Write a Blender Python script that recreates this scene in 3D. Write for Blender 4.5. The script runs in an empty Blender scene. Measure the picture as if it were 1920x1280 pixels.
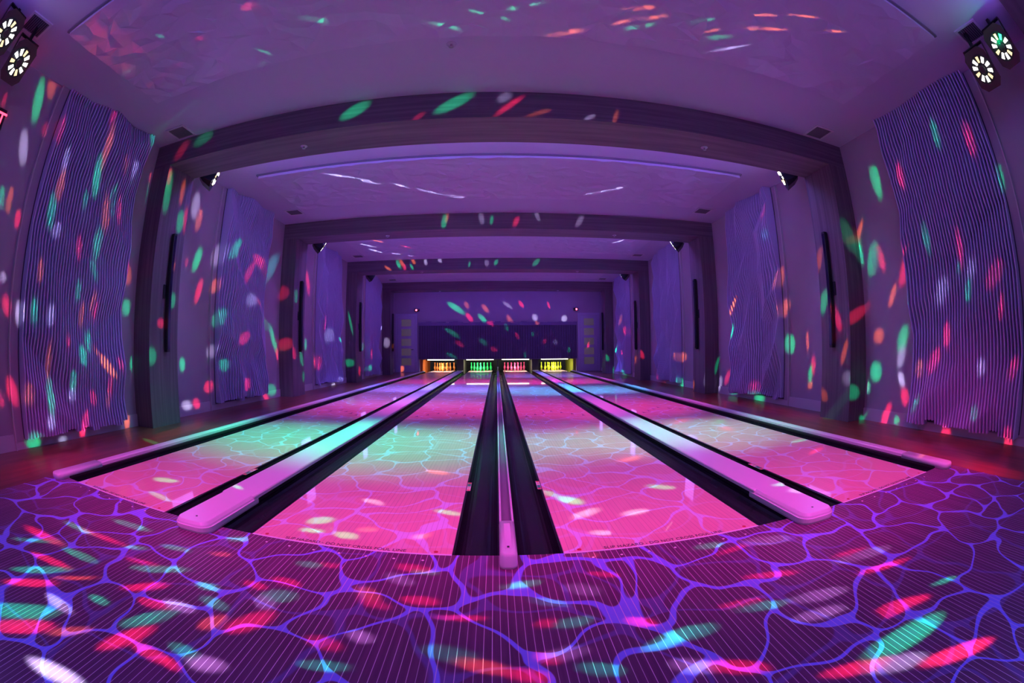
import bpy, math, random
from mathutils import Vector, Matrix
S = bpy.context.scene
COL = S.collection
PI = math.pi

# ------------------------------------------------------------------ camera, world, exposure
cd = bpy.data.cameras.new('camera'); cam = bpy.data.objects.new('camera', cd); COL.objects.link(cam)
cd.type = 'PANO'
cd.sensor_fit = 'HORIZONTAL'; cd.sensor_width = 36.0; cd.sensor_height = 24.0
for holder in (cd, getattr(cd, 'cycles', None)):
    try:
        holder.panorama_type = 'FISHEYE_EQUISOLID'
        holder.fisheye_lens = 832.7 * 36.0 / 1920.0
        holder.fisheye_fov = math.radians(200)
    except Exception:
        pass
cd.clip_start = 0.01; cd.clip_end = 200
yaw, pit, rol = [math.radians(a) for a in (1.9736, 1.1428, -0.4116)]
fw = Vector((math.sin(yaw)*math.cos(pit), math.cos(yaw)*math.cos(pit), math.sin(pit)))
rt = Vector((math.cos(yaw), -math.sin(yaw), 0)); up = rt.cross(fw)
r2 = rt*math.cos(rol) + up*math.sin(rol); u2 = -rt*math.sin(rol) + up*math.cos(rol)
M = Matrix((r2, u2, -fw)).transposed().to_4x4(); M.translation = Vector((-0.0388, -1.862, 0.9372))
cam.matrix_world = M
S.camera = cam
S.view_settings.view_transform = 'Standard'; S.view_settings.look = 'None'
S.view_settings.gamma = 1.0; S.view_settings.exposure = 0.0; S.view_settings.use_curve_mapping = False
S.cycles.use_denoising = True
S.cycles.use_adaptive_sampling = True; S.cycles.adaptive_threshold = 0.03
S.cycles.max_bounces = 5; S.cycles.diffuse_bounces = 3; S.cycles.glossy_bounces = 3
S.cycles.sample_clamp_indirect = 4.0
w = bpy.data.worlds.new('world'); S.world = w; w.use_nodes = True
w.node_tree.nodes['Background'].inputs[0].default_value = (0.36, 0.34, 0.85, 1)
w.node_tree.nodes['Background'].inputs[1].default_value = 0.30

# ------------------------------------------------------------------ lane wash lamps and violet bars
def spot(name, pos, target, color, watts, half, sx=1.0, blend=1.0, radius=0.12, sy=1.0, major=None):
    l = bpy.data.lights.new(name, 'SPOT'); o = bpy.data.objects.new(name, l); COL.objects.link(o)
    l.color = color; l.energy = watts; l.shadow_soft_size = radius
    l.spot_size = min(2*half, math.radians(175)); l.spot_blend = blend
    d = (Vector(target) - Vector(pos)).normalized()
    mx = Vector(major) if major else Vector((1, 0, 0))
    x = (mx - d*mx.dot(d)).normalized(); y = (-d).cross(x).normalized()
    m = Matrix((x*sx, y*sy, -d)).transposed().to_4x4(); m.translation = Vector(pos)
    o.matrix_world = m
    return o
PINK = (1.0, 0.04, 0.62); GREEN = (0.0, 1.0, 0.36); BLUE = (0.20, 0.15, 1.0); CYAN = (0.05, 0.45, 1.0)
VIOL = (0.50, 0.20, 1.0)
WASH = [
 # x, y-lamp, z, target x, target y, colour, watts, half angle deg, stretch
 (-1.8, -1.50, 3.45, -1.9, 0.40, PINK, 680, 21, 2.3),
 (1.8, -1.50, 3.45, 1.9, 0.50, PINK, 740, 23, 2.3),
 (-1.9, -1.50, 3.45, -2.0, -0.45, PINK, 130, 20, 2.6),
 (1.9, -1.50, 3.45, 2.0, -0.45, PINK, 130, 20, 2.6),
 (-1.8, 2.88, 3.45, -1.7, 2.35, GREEN, 1450, 23, 2.3),
 (1.8, 2.88, 3.45, 2.1, 2.5, GREEN, 850, 20, 1.8),
 (1.8, 2.90, 3.45, 1.5, 2.7, PINK, 380, 24, 2.3),
 (-1.8, 2.90, 3.45, -1.6, 5.0, PINK, 750, 17, 2.2),
 (-1.8, 2.92, 3.45, -1.8, 6.6, VIOL, 1500, 17, 2.2),
 (1.8, 2.90, 3.45, 1.6, 5.0, PINK, 1000, 20, 2.2),
 (-1.8, 7.27, 3.45, -1.6, 9.0, BLUE, 3200, 22, 2.3),
 (1.8, 7.27, 3.45, 1.6, 8.2, CYAN, 2300, 22, 2.3),
 (-1.8, 7.29, 3.45, -1.6, 11.6, PINK, 2000, 12, 2.3),
 (1.8, 7.29, 3.45, 1.6, 11.2, PINK, 2200, 13, 2.3),
 (1.6, 11.66, 3.45, 1.9, 14.2, BLUE, 2200, 20, 2.3),
 (-1.6, 11.66, 3.45, -1.9, 14.4, VIOL, 200, 16, 2.3),
]
for (x, y, z, tx, ty, c, wt, ha, sx) in WASH:
    spot('lane_wash_light', (x, y, z), (tx, ty, 0), c, wt, math.radians(ha), sx=sx, radius=0.30)
def area(name, pos, rot, color, watts, sx, sy, spread=None):
    l = bpy.data.lights.new(name, 'AREA'); o = bpy.data.objects.new(name, l); COL.objects.link(o)
    l.shape = 'RECTANGLE'; l.size = sx; l.size_y = sy; l.color = color; l.energy = watts
    if spread: l.spread = spread
    o.location = pos; o.rotation_euler = rot
    return o
PORT = [2.198 + 4.39*k for k in range(-1, 4)]          # fronts of the portal frames
PD = 0.60
# the ultraviolet bars fixed to the pillars send violet light across the room
for k, y in enumerate(PORT):
    for s in (-1, 1):
        area('violet_bar_light', (s*4.19, y+0.33, 1.68), (0, s*PI/2, 0), (0.36, 0.20, 1.0), 8, 1.45, 0.5)
# added violet fill, out of view behind every crossbeam, shining down the room
for k, y in enumerate(PORT):
    area('violet_fill_light', (0, y+PD+.03, 3.48), (-PI/2+.45, 0, 0), [(0.24, 0.20, 1.0), (0.26, 0.20, 1.0), (0.26, 0.15, 1.0), (0.22, 0.13, 1.0), (0.14, 0.08, 1.0)][k], [220, 300, 290, 220, 120][k], 7.6, 0.22)

# ------------------------------------------------------------------ node helpers
def mat(name):
    m = bpy.data.materials.new(name); m.use_nodes = True
    return m, m.node_tree.nodes, m.node_tree.links, m.node_tree.nodes['Principled BSDF']
def plain(name, col, rough=0.6, metal=0.0, emis=None, es=0.0, spec=0.5, coat=0.0):
    m, N, L, b = mat(name)
    b.inputs['Base Color'].default_value = (*col, 1); b.inputs['Roughness'].default_value = rough
    b.inputs['Metallic'].default_value = metal; b.inputs['Specular IOR Level'].default_value = spec
    b.inputs['Coat Weight'].default_value = coat
    if emis: b.inputs['Emission Color'].default_value = (*emis, 1); b.inputs['Emission Strength'].default_value = es
    return m
def node(N, t, **k):
    n = N.new(t)
    for a, v in k.items(): setattr(n, a, v)
    return n
def math_n(N, L, op, a, b=None, clamp=False):
    n = N.new('ShaderNodeMath'); n.operation = op; n.use_clamp = clamp
    for i, v in enumerate((a, b)):
        if v is None: continue
        if isinstance(v, (int, float)): n.inputs[i].default_value = v
        else: L.new(v, n.inputs[i])
    return n.outputs[0]
def mixc(N, L, f, a, b):
    n = N.new('ShaderNodeMix'); n.data_type = 'RGBA'
    if isinstance(f, (int, float)): n.inputs[0].default_value = f
    else: L.new(f, n.inputs[0])
    for i, v in ((6, a), (7, b)):
        if isinstance(v, tuple): n.inputs[i].default_value = (*v, 1)
        else: L.new(v, n.inputs[i])
    return n.outputs[2]
def ramp01(N, L, v, lo, hi):
    n = N.new('ShaderNodeMapRange'); n.interpolation_type = 'SMOOTHSTEP'
    L.new(v, n.inputs[0]); n.inputs[1].default_value = lo; n.inputs[2].default_value = hi
    return n.outputs[0]
def noisy(name, col, col2, scale=3.0, rough=0.6, stretch=(1, 1, 1), bump=0.0, spec=0.4, coat=0.0, detail=4):
    m, N, L, b = mat(name)
    g = N.new('ShaderNodeNewGeometry'); mp = N.new('ShaderNodeMapping'); mp.inputs['Scale'].default_value = stretch
    L.new(g.outputs['Position'], mp.inputs[0]); nz = N.new('ShaderNodeTexNoise'); nz.inputs['Scale'].default_value = scale
    nz.inputs['Detail'].default_value = detail
    L.new(mp.outputs[0], nz.inputs['Vector'])
    f = ramp01(N, L, nz.outputs[0], 0.3, 0.7)
    L.new(mixc(N, L, f, col, col2), b.inputs['Base Color'])
    b.inputs['Roughness'].default_value = rough; b.inputs['Specular IOR Level'].default_value = spec
    b.inputs['Coat Weight'].default_value = coat
    if bump:
        bp = N.new('ShaderNodeBump'); bp.inputs['Strength'].default_value = bump; bp.inputs['Distance'].default_value = 0.01
        L.new(nz.outputs[0], bp.inputs['Height']); L.new(bp.outputs[0], b.inputs['Normal'])
    return m

BOARD = 0.02717
def deck(name, base, base2, vein, line, line_w, rough, coatr, line_f=1.0, vein2f=0.25, spec=0.5):
    """printed bowling deck: net of veins over boards with thin seams, in world metres"""
    m, N, L, b = mat(name)
    g = N.new('ShaderNodeNewGeometry')
    def veins(scale, off, wid, soft, warp, warpscale):
        nz = N.new('ShaderNodeTexNoise'); nz.inputs['Scale'].default_value = warpscale; nz.inputs['Detail'].default_value = 1.0
        add0 = N.new('ShaderNodeVectorMath'); add0.operation = 'ADD'; add0.inputs[1].default_value = off
        L.new(g.outputs['Position'], add0.inputs[0]); L.new(add0.outputs[0], nz.inputs['Vector'])
        sub = N.new('ShaderNodeVectorMath'); sub.operation = 'SUBTRACT'; sub.inputs[1].default_value = (.5, .5, .5)
        L.new(nz.outputs['Color'], sub.inputs[0])
        sc = N.new('ShaderNodeVectorMath'); sc.operation = 'MULTIPLY'; sc.inputs[1].default_value = (warp, warp, 0)
        L.new(sub.outputs[0], sc.inputs[0])
        ad = N.new('ShaderNodeVectorMath'); ad.operation = 'ADD'
        L.new(add0.outputs[0], ad.inputs[0]); L.new(sc.outputs[0], ad.inputs[1])
        vs = []
        for feat in ('F1', 'SMOOTH_F1'):
            v = N.new('ShaderNodeTexVoronoi'); v.voronoi_dimensions = '2D'; v.feature = feat
            v.inputs['Scale'].default_value = scale; v.inputs['Randomness'].default_value = 0.95
            if feat == 'SMOOTH_F1': v.inputs['Smoothness'].default_value = 0.5
            L.new(ad.outputs[0], v.inputs['Vector']); vs.append(v.outputs['Distance'])
        d = math_n(N, L, 'SUBTRACT', vs[0], vs[1])
        return ramp01(N, L, d, wid, wid+soft)
    v1 = veins(2.9, (3.1, 7.3, 0), 0.036, 0.010, 0.42, 2.4)
    v2 = veins(2.3, (13.7, 1.9, 0), 0.034, 0.02, 0.45, 2.0)
    c = base
    nz = N.new('ShaderNodeTexNoise'); nz.inputs['Scale'].default_value = 1.0; nz.inputs['Detail'].default_value = 4
    mp = N.new('ShaderNodeMapping'); mp.inputs['Scale'].default_value = (38, 2.2, 1)
    L.new(g.outputs['Position'], mp.inputs[0]); L.new(mp.outputs[0], nz.inputs['Vector'])
    c = mixc(N, L, ramp01(N, L, nz.outputs[0], .35, .65), base, base2)
    c = mixc(N, L, math_n(N, L, 'MULTIPLY', v2, vein2f), c, vein)
    c = mixc(N, L, v1, c, vein)
    sx = N.new('ShaderNodeSeparateXYZ'); L.new(g.outputs['Position'], sx.inputs[0])
    t = math_n(N, L, 'FRACT', math_n(N, L, 'DIVIDE', math_n(N, L, 'ADD', sx.outputs[0], 20*BOARD*100), BOARD))
    t = math_n(N, L, 'ABSOLUTE', math_n(N, L, 'SUBTRACT', t, 0.5))
    ln = math_n(N, L, 'LESS_THAN', t, line_w)
    # board by board the seam shows more or less strongly
    wn = N.new('ShaderNodeTexWhiteNoise'); wn.noise_dimensions = '1D'
    L.new(math_n(N, L, 'FLOOR', math_n(N, L, 'DIVIDE', math_n(N, L, 'ADD', sx.outputs[0], 20*BOARD*100), BOARD)), wn.inputs['W'])
    amt = math_n(N, L, 'MULTIPLY', math_n(N, L, 'ADD', math_n(N, L, 'MULTIPLY', wn.outputs[0], 0.6), 0.4), line_f)
    c = mixc(N, L, math_n(N, L, 'MULTIPLY', ln, amt), c, line)
    L.new(c, b.inputs['Base Color'])
    b.inputs['Roughness'].default_value = rough; b.inputs['Specular IOR Level'].default_value = spec
    b.inputs['Coat Weight'].default_value = coatr; b.inputs['Coat Roughness'].default_value = 0.035
    return m

MAT = dict(
 approach=deck('approach_print', (0.13, 0.028, 0.10), (0.17, 0.035, 0.13), (0.27, 0.22, 1.0), (1.0, 0.60, 0.85), 0.042, 0.42, 0.0, 0.95, 0.22, spec=0.25),
 lane=deck('lane_print', (0.95, 0.52, 0.46), (0.90, 0.49, 0.44), (0.95, 0.84, 1.0), (0.30, 0.10, 0.16), 0.040, 0.40, 0.7, 0.6, 0.3, spec=0.3),
 wall=noisy('violet_grey_wall_paint', (0.42, 0.33, 0.40), (0.46, 0.36, 0.43), 1.2, 0.75),
 ceiling=noisy('ceiling_paint', (0.62, 0.54, 0.74), (0.66, 0.57, 0.77), 0.8, 0.8),
 base=plain('baseboard_paint', (0.62, 0.52, 0.56), 0.45),
 beam=noisy('ash_wood_beam', (0.115, 0.078, 0.115), (0.18, 0.125, 0.17), 1.0, 0.55, (0.8, 14, 40), 0.15),
 pillar=noisy('ash_wood_pillar', (0.115, 0.078, 0.105), (0.18, 0.125, 0.155), 1.0, 0.55, (30, 30, 0.7), 0.15),
 woodfloor=noisy('brown_wood_floor', (0.16, 0.035, 0.025), (0.30, 0.07, 0.05), 1.0, 0.30, (9, 1.3, 1), 0.1, 0.5, 0.3),
 fins=plain('white_slat_paint', (0.58, 0.50, 0.80), 0.55),
 backing=plain('slat_gap_dark', (0.05, 0.035, 0.07), 0.7),
 muralfin=plain('dark_violet_slat', (0.20, 0.13, 0.28), 0.5),
 black=plain('black_plastic', (0.012, 0.012, 0.016), 0.28),
 gutter=noisy('black_gutter_plastic', (0.008, 0.008, 0.012), (0.016, 0.014, 0.02), 3, 0.25, spec=0.22),
 matte=plain('matte_black', (0.01, 0.01, 0.012), 0.8),
 cap=plain('white_capping', (0.80, 0.78, 0.80), 0.32),
 caprecess=plain('grey_cap_recess', (0.20, 0.17, 0.22), 0.4),
 crumple=plain('white_crumpled_panel', (0.68, 0.58, 0.78), 0.38, spec=0.6),
 vent=plain('white_vent_metal', (0.75, 0.68, 0.80), 0.4), louvre=plain('grey_louvre', (0.16, 0.13, 0.18), 0.5), ventdark=plain('vent_dark', (0.02, 0.015, 0.03), 0.8),
 door=plain('door_paint', (0.52, 0.44, 0.60), 0.45),
 glass=plain('frosted_door_glass', (0.36, 0.33, 0.26), 0.25, emis=(0.55, 0.48, 0.25), es=0.05),
 steel=plain('brushed_steel', (0.5, 0.5, 0.52), 0.3, 0.9),
 foul=plain('white_foul_line', (0.95, 0.9, 0.95), 0.4),
 text=plain('black_print', (0.02, 0.01, 0.02), 0.5), redmark=plain('red_print', (0.6, 0.02, 0.02), 0.5),
 dot=plain('pale_dot', (1.0, 0.9, 0.9), 0.4), arrow=plain('dark_violet_arrow', (0.10, 0.03, 0.10), 0.4),
 lens=plain('lit_lens', (0.9, 0.9, 0.9), 0.1, emis=(1.0, 0.96, 0.88), es=9.0),
 lensdim=plain('amber_lens', (0.9, 0.7, 0.4), 0.1, emis=(1.0, 0.75, 0.35), es=1.4),
 lensgreen=plain('green_lens', (0.2, 0.9, 0.5), 0.1, emis=(0.04, 1.0, 0.30), es=4.0),
 lenswhite=plain('white_hot_lens', (0.9, 0.9, 1), 0.1, emis=(0.9, 0.9, 1.0), es=25.0),
 redlens=plain('red_lens', (0.9, 0.1, 0.1), 0.1, emis=(1.0, 0.05, 0.10), es=14.0),
 exit=plain('red_exit_letters', (0.9, 0.1, 0.1), 0.3, emis=(1.0, 0.03, 0.07), es=7.0),
 tube=plain('pin_light_tube', (1, 1, 0.9), 0.3, emis=(1.0, 0.95, 0.72), es=5.0),
 pit=plain('dark_pit_panel', (0.05, 0.045, 0.03), 0.6),
 pin_orange=plain('orange_pin', (1.0, 0.27, 0.05), 0.25, coat=0.3), pin_green=plain('green_pin', (0.03, 0.95, 0.16), 0.25, coat=0.5),
 pin_pink=plain('pink_pin', (1.0, 0.08, 0.22), 0.25, coat=0.5), pin_yellow=plain('yellow_pin', (0.85, 0.95, 0.03), 0.25, coat=0.5),
 plank=plain('amber_tail_plank', (0.8, 0.45, 0.06), 0.5),
 stk_white=plain('sticker_white', (0.85, 0.8, 0.7), 0.4), stk_green=plain('sticker_green', (0.02, 0.5, 0.16), 0.4),
 stk_red=plain('sticker_red', (0.8, 0.08, 0.04), 0.4), stk_yel=plain('sticker_yellow', (0.75, 0.6, 0.05), 0.4),
 jamb_orange_glow=plain('orange_glow_jamb', (0.42, 0.09, 0.015), 0.5), jamb_yellow_glow=plain('yellow_glow_jamb', (0.26, 0.26, 0.02), 0.5),  # pin glow reflected on the pit side panels is put into their colour
)

# ------------------------------------------------------------------ geometry helpers
class MB:
    def __init__(s): s.v = []; s.f = []
    def box(s, x0, x1, y0, y1, z0, z1):
        n = len(s.v)
        s.v += [(x0,y0,z0),(x1,y0,z0),(x1,y1,z0),(x0,y1,z0),(x0,y0,z1),(x1,y0,z1),(x1,y1,z1),(x0,y1,z1)]
        s.f += [tuple(n+i for i in q) for q in ((0,3,2,1),(4,5,6,7),(0,1,5,4),(1,2,6,5),(2,3,7,6),(3,0,4,7))]
        return s
    def loops(s, L, closed=True, cap0=True, cap1=True):
        n = len(s.v); k = len(L[0])
        for l in L: s.v += [tuple(p) for p in l]
        for i in range(len(L)-1):
            for j in range(k if closed else k-1):
                a = n+i*k+j; b = n+i*k+(j+1) % k
                s.f.append((a, b, b+k, a+k))
        if cap0: s.f.append(tuple(n+j for j in reversed(range(k))))
        if cap1: s.f.append(tuple(n+(len(L)-1)*k+j for j in range(k)))
        return s
    def tube(s, p, q, r, seg=12, r2=None):
        p, q = Vector(p), Vector(q); d = (q-p).normalized()
        a = d.cross(Vector((0, 0, 1)) if abs(d.z) < .9 else Vector((1, 0, 0))).normalized(); b = d.cross(a)
        r2 = r if r2 is None else r2
        return s.loops([[c + (a*math.cos(t)+b*math.sin(t))*rr for t in [2*PI*i/seg for i in range(seg)]] for c, rr in ((p, r), (q, r2))])
    def lathe(s, prof, c=(0, 0, 0), seg=20):
        return s.loops([[(c[0]+r*math.cos(2*PI*i/seg), c[1]+r*math.sin(2*PI*i/seg), c[2]+z) for i in range(seg)] for r, z in prof])
    def build(s, name, m, parent=None, smooth=False, bevel=0.0):
        me = bpy.data.meshes.new(name); me.from_pydata(s.v, [], s.f); me.update()
        import bmesh
        bm = bmesh.new(); bm.from_mesh(me); bmesh.ops.recalc_face_normals(bm, faces=bm.faces); bm.to_mesh(me); bm.free()
        me.materials.append(MAT[m] if isinstance(m, str) else m)
        if smooth: me.polygons.foreach_set('use_smooth', [True]*len(me.polygons))
        o = bpy.data.objects.new(name, me); COL.objects.link(o)
        if parent: o.parent = parent
        if bevel:
            b = o.modifiers.new('bevel', 'BEVEL'); b.width = bevel; b.segments = 2; b.limit_method = 'ANGLE'
        return o
def empty(name, loc, label, cat, group=None, rz=0.0):
    o = bpy.data.objects.new(name, None); COL.objects.link(o); o.location = loc; o.rotation_euler = (0, 0, rz)
    o.empty_display_size = .1
    return tag(o, label, cat, group)
def tag(o, label, cat, group=None):
    o['label'] = label; o['category'] = cat
    if group: o['group'] = group
    return o
def struct(o):
    o['kind'] = 'structure'; return o
def copy_tree(o, parent=None):
    c = o.copy(); COL.objects.link(c)
    if parent: c.parent = parent
    for ch in list(o.children): copy_tree(ch, c)
    return c
def text_mesh(body, size, name, m, parent, mw, extrude=0.0005):
    cu = bpy.data.curves.new(name, 'FONT'); cu.body = body; cu.size = size; cu.extrude = extrude; cu.align_x = 'CENTER'
    t = bpy.data.objects.new(name+'_tmp', cu); COL.objects.link(t)
    bpy.context.view_layer.update()
    dg = bpy.context.evaluated_depsgraph_get(); me = bpy.data.meshes.new_from_object(t.evaluated_get(dg))
    bpy.data.objects.remove(t); me.materials.clear(); me.materials.append(MAT[m])
    o = bpy.data.objects.new(name, me); COL.objects.link(o); o.parent = parent; o.matrix_local = mw
    return o

W = 4.62; HC = 3.653; ZS = 3.32; XP = 4.28; YB = 17.5; YR = -2.6
e1, e2 = 0.257, 1.311; e3, e4 = 1.998, 3.052
YL = 19.25       # lane ends
random.seed(4)

# ------------------------------------------------------------------ room shell
d = MB()
d.box(-3.40, 3.40, YR-2, 0, -0.12, 0)
fl = struct(d.build('floor', 'approach'))
for s, nm in ((-1, 'left'), (1, 'right')):
    m = MB(); a, b2 = sorted((s*3.40, s*(W+0.1))); m.box(a, b2, YR-2, YB+0.2, -0.12, -0.012)
    struct(m.build('floor_'+nm, 'woodfloor'))
struct(MB().box(-3.40, 3.40, 0, YB+3.5, -0.22, -0.125).build('floor_base', 'matte'))
for s, nm in ((-1, 'left'), (1, 'right')):
    a, b2 = sorted((s*W, s*(W+0.12)))
    struct(MB().box(a, b2, YR-2, YB+0.12, -0.12, HC+0.1).build('wall_'+nm, 'wall'))
m = MB(); px0, px1, pz = -3.45, 3.47, 0.555
m.box(-W, px0, YB, YB+0.12, -0.12, HC); m.box(px1, W, YB, YB+0.12, -0.12, HC); m.box(px0, px1, YB, YB+0.12, pz, HC)
struct(m.build('wall_back', 'wall'))
struct(MB().box(-W-.12, W+.12, YR-2, YB+0.12, HC, HC+0.12).build('ceiling', 'ceiling'))
for s, nm in ((-1, 'left'), (1, 'right')):
    m = MB()
    for k in range(len(PORT)):
        y0 = PORT[k]+PD; y1 = PORT[k+1] if k+1 < len(PORT) else YB
        a, b2 = sorted((s*W, s*(W-0.018))); m.box(a, b2, y0, y1, -0.012, 0.135)
        a, b2 = sorted((s*W, s*(W-0.012))); m.box(a, b2, y0, y1, 0.135, 0.142)
    struct(m.build('baseboard_'+nm, 'base'))

# ------------------------------------------------------------------ portal frames
which = ['nearest', 'second', 'third', 'fourth', 'farthest']
for k, y in enumerate(PORT):
    nm = ['overhead beside the camera, seen only at the frame corners', 'nearest across the whole view', 'second from the front', 'third from the front', 'farthest, just before the back wall'][k]
    t = empty('portal_frame', (0, y+PD/2, 0), 'wood portal frame, '+nm, 'beam', 'wood portal frames')
    MB().box(-W, W, -PD/2, PD/2, ZS, HC).build('crossbeam', 'beam', t)
    for s in (-1, 1):
        a, b2 = sorted((s*XP, s*W)); MB().box(a, b2, -PD/2, PD/2, -0.012, ZS).build('pillar', 'pillar', t)
# ------------------------------------------------------------------ ceiling panels of crumpled white sheet
def crumple_panel(y0, y1, label):
    t = empty('ceiling_panel', (0, (y0+y1)/2, 3.60), label, 'ceiling panel', 'crumpled white ceiling panels')
    m = MB(); nx, ny = 56, 14; hx = 3.75; hy = (y1-y0)/2
    rnd = random.Random(7+int(y0*10)); P = []
    for j in range(ny+1):
        for i in range(nx+1):
            x = -hx + 2*hx*i/nx; y = -hy + 2*hy*j/ny
            ed = i in (0, nx) or j in (0, ny)
            if not ed: x += rnd.uniform(-.05, .05); y += rnd.uniform(-.045, .045)
            z = rnd.uniform(-0.011, 0.008) if not ed else rnd.uniform(-0.014, 0.004)
            m.v.append((x, y, z))
    for j in range(ny):
        for i in range(nx):
            a = j*(nx+1)+i; q = (a, a+1, a+nx+2, a+nx+1)
            if rnd.random() < .5: m.f += [(q[0], q[1], q[2]), (q[0], q[2], q[3])]
            else: m.f += [(q[0], q[1], q[3]), (q[1], q[2], q[3])]
    # skirt up to the ceiling
    rim = [i for i in range(nx+1)] + [(j+1)*(nx+1)-1 for j in range(1, ny+1)] + [ny*(nx+1)+i for i in range(nx-1, -1, -1)] + [j*(nx+1) for j in range(ny-1, 0, -1)]
    n = len(m.v)
    for r in rim: m.v.append((m.v[r][0], m.v[r][1], HC-3.60))
    for i in range(len(rim)):
        j = (i+1) % len(rim); m.f.append((rim[i], rim[j], n+j, n+i))
    o = m.build('crumpled_sheet', 'crumple', t)
    f = MB(); e = .03
    f.box(-hx-e, hx+e, -hy-e, -hy-.002, .03, HC-3.60); f.box(-hx-e, hx+e, hy+.002, hy+e, .03, HC-3.60)
    f.box(-hx-e, -hx-.002, -hy, hy, .03, HC-3.60); f.box(hx+.002, hx+e, -hy, hy, .03, HC-3.60)
    f.build('edge_strip', 'caprecess', t)  # dark rim stands in for the shadow under the panel's lip
for k, lb in enumerate(['large crumpled white ceiling panel over the foul line, nearest', 'crumpled white ceiling panel beyond the first portal frame',
                        'crumpled white ceiling panel beyond the second portal frame', 'crumpled white ceiling panel nearest the back wall']):
    crumple_panel(-0.53+4.39*k+(0 if k == 0 else -.03), 1.155+4.39*k+(0 if k == 0 else .03), lb)

# ------------------------------------------------------------------ vents and sprinklers
def vent():
    t = empty('ceiling_vent', (0, 0, HC), 'x', 'vent', 'square ceiling vents')
    h = .165; f = .03
    m = MB(); m.box(-h, h, -h, -h+f, -.012, 0).box(-h, h, h-f, h, -.012, 0).box(-h, -h+f, -h+f, h-f, -.012, 0).box(h-f, h, -h+f, h-f, -.012, 0)
    m.build('vent_frame', 'vent', t)
    MB().box(-h+f, h-f, -h+f, h-f, -.002, 0).build('vent_opening', 'ventdark', t)
    m = MB()
    for i in range(9):
        y = -h+f+.012+i*.0295
        n = len(m.v); m.v += [(-h+f, y, -.003), (h-f, y, -.003), (h-f, y+.014, -.011), (-h+f, y+.014, -.011), (-h+f, y+.003, -.002), (h-f, y+.003, -.002), (h-f, y+.017, -.010), (-h+f, y+.017, -.010)]
        m.f += [tuple(n+i for i in q) for q in ((0,3,2,1),(4,5,6,7),(0,1,5,4),(1,2,6,5),(2,3,7,6),(3,0,4,7))]
    m.build('louvres', 'louvre', t)
    return t
V = vent(); first = True
vp = [(-1, -.93, 'nearest left ceiling vent, beside the lit party lights', 4.01), (1, -.93, 'nearest right ceiling vent, beside the lit party lights', 4.06),
      (-1, 2.0, 'ceiling vent at the left end of the nearest portal beam, in front of it', 4.02), (1, 2.0, 'ceiling vent at the right end of the nearest portal beam, in front of it', 4.02),
      (-1, 5.83, 'left ceiling vent in front of the second portal beam', 4.02), (1, 5.83, 'right ceiling vent in front of the second portal beam', 4.02),
      (-1, 10.2, 'left ceiling vent in front of the third portal beam', 4.02), (1, 10.2, 'right ceiling vent in front of the third portal beam', 4.02),
      (-1, 14.6, 'left ceiling vent in front of the farthest portal beam', 4.02), (1, 14.6, 'right ceiling vent in front of the farthest portal beam', 4.02)]
for s, y, lb, ax in vp:
    o = V if first else copy_tree(V); first = False
    o.location = (s*ax, y, HC); o['label'] = lb
def sprinkler():
    t = empty('sprinkler', (0, 0, ZS), 'x', 'sprinkler', 'ceiling sprinklers')
    MB().lathe([(.045, 0), (.043, -.006), (.015, -.008)], seg=20).build('cover_ring', 'vent', t, True)
    MB().lathe([(.010, -.006), (.010, -.03), (.022, -.033), (.022, -.036), (.002, -.037)], seg=14).build('sprinkler_head', 'steel', t, True)
    return t
SP = sprinkler(); first = True
for k in range(1, 5):
    for s, x in ((-1, -2.3), (1, 2.42)):
        o = SP if first else copy_tree(SP); first = False
        o.location = (x, PORT[k]+.32, ZS)
        o['label'] = 'small %s sprinkler under the %s portal beam' % ('left' if s < 0 else 'right', ['', 'nearest', 'second', 'third', 'farthest'][k])
o = copy_tree(SP); o.location = (-.45, 1.33, HC); o['label'] = 'small sprinkler in the ceiling between the large crumpled panel and the nearest beam'

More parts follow.
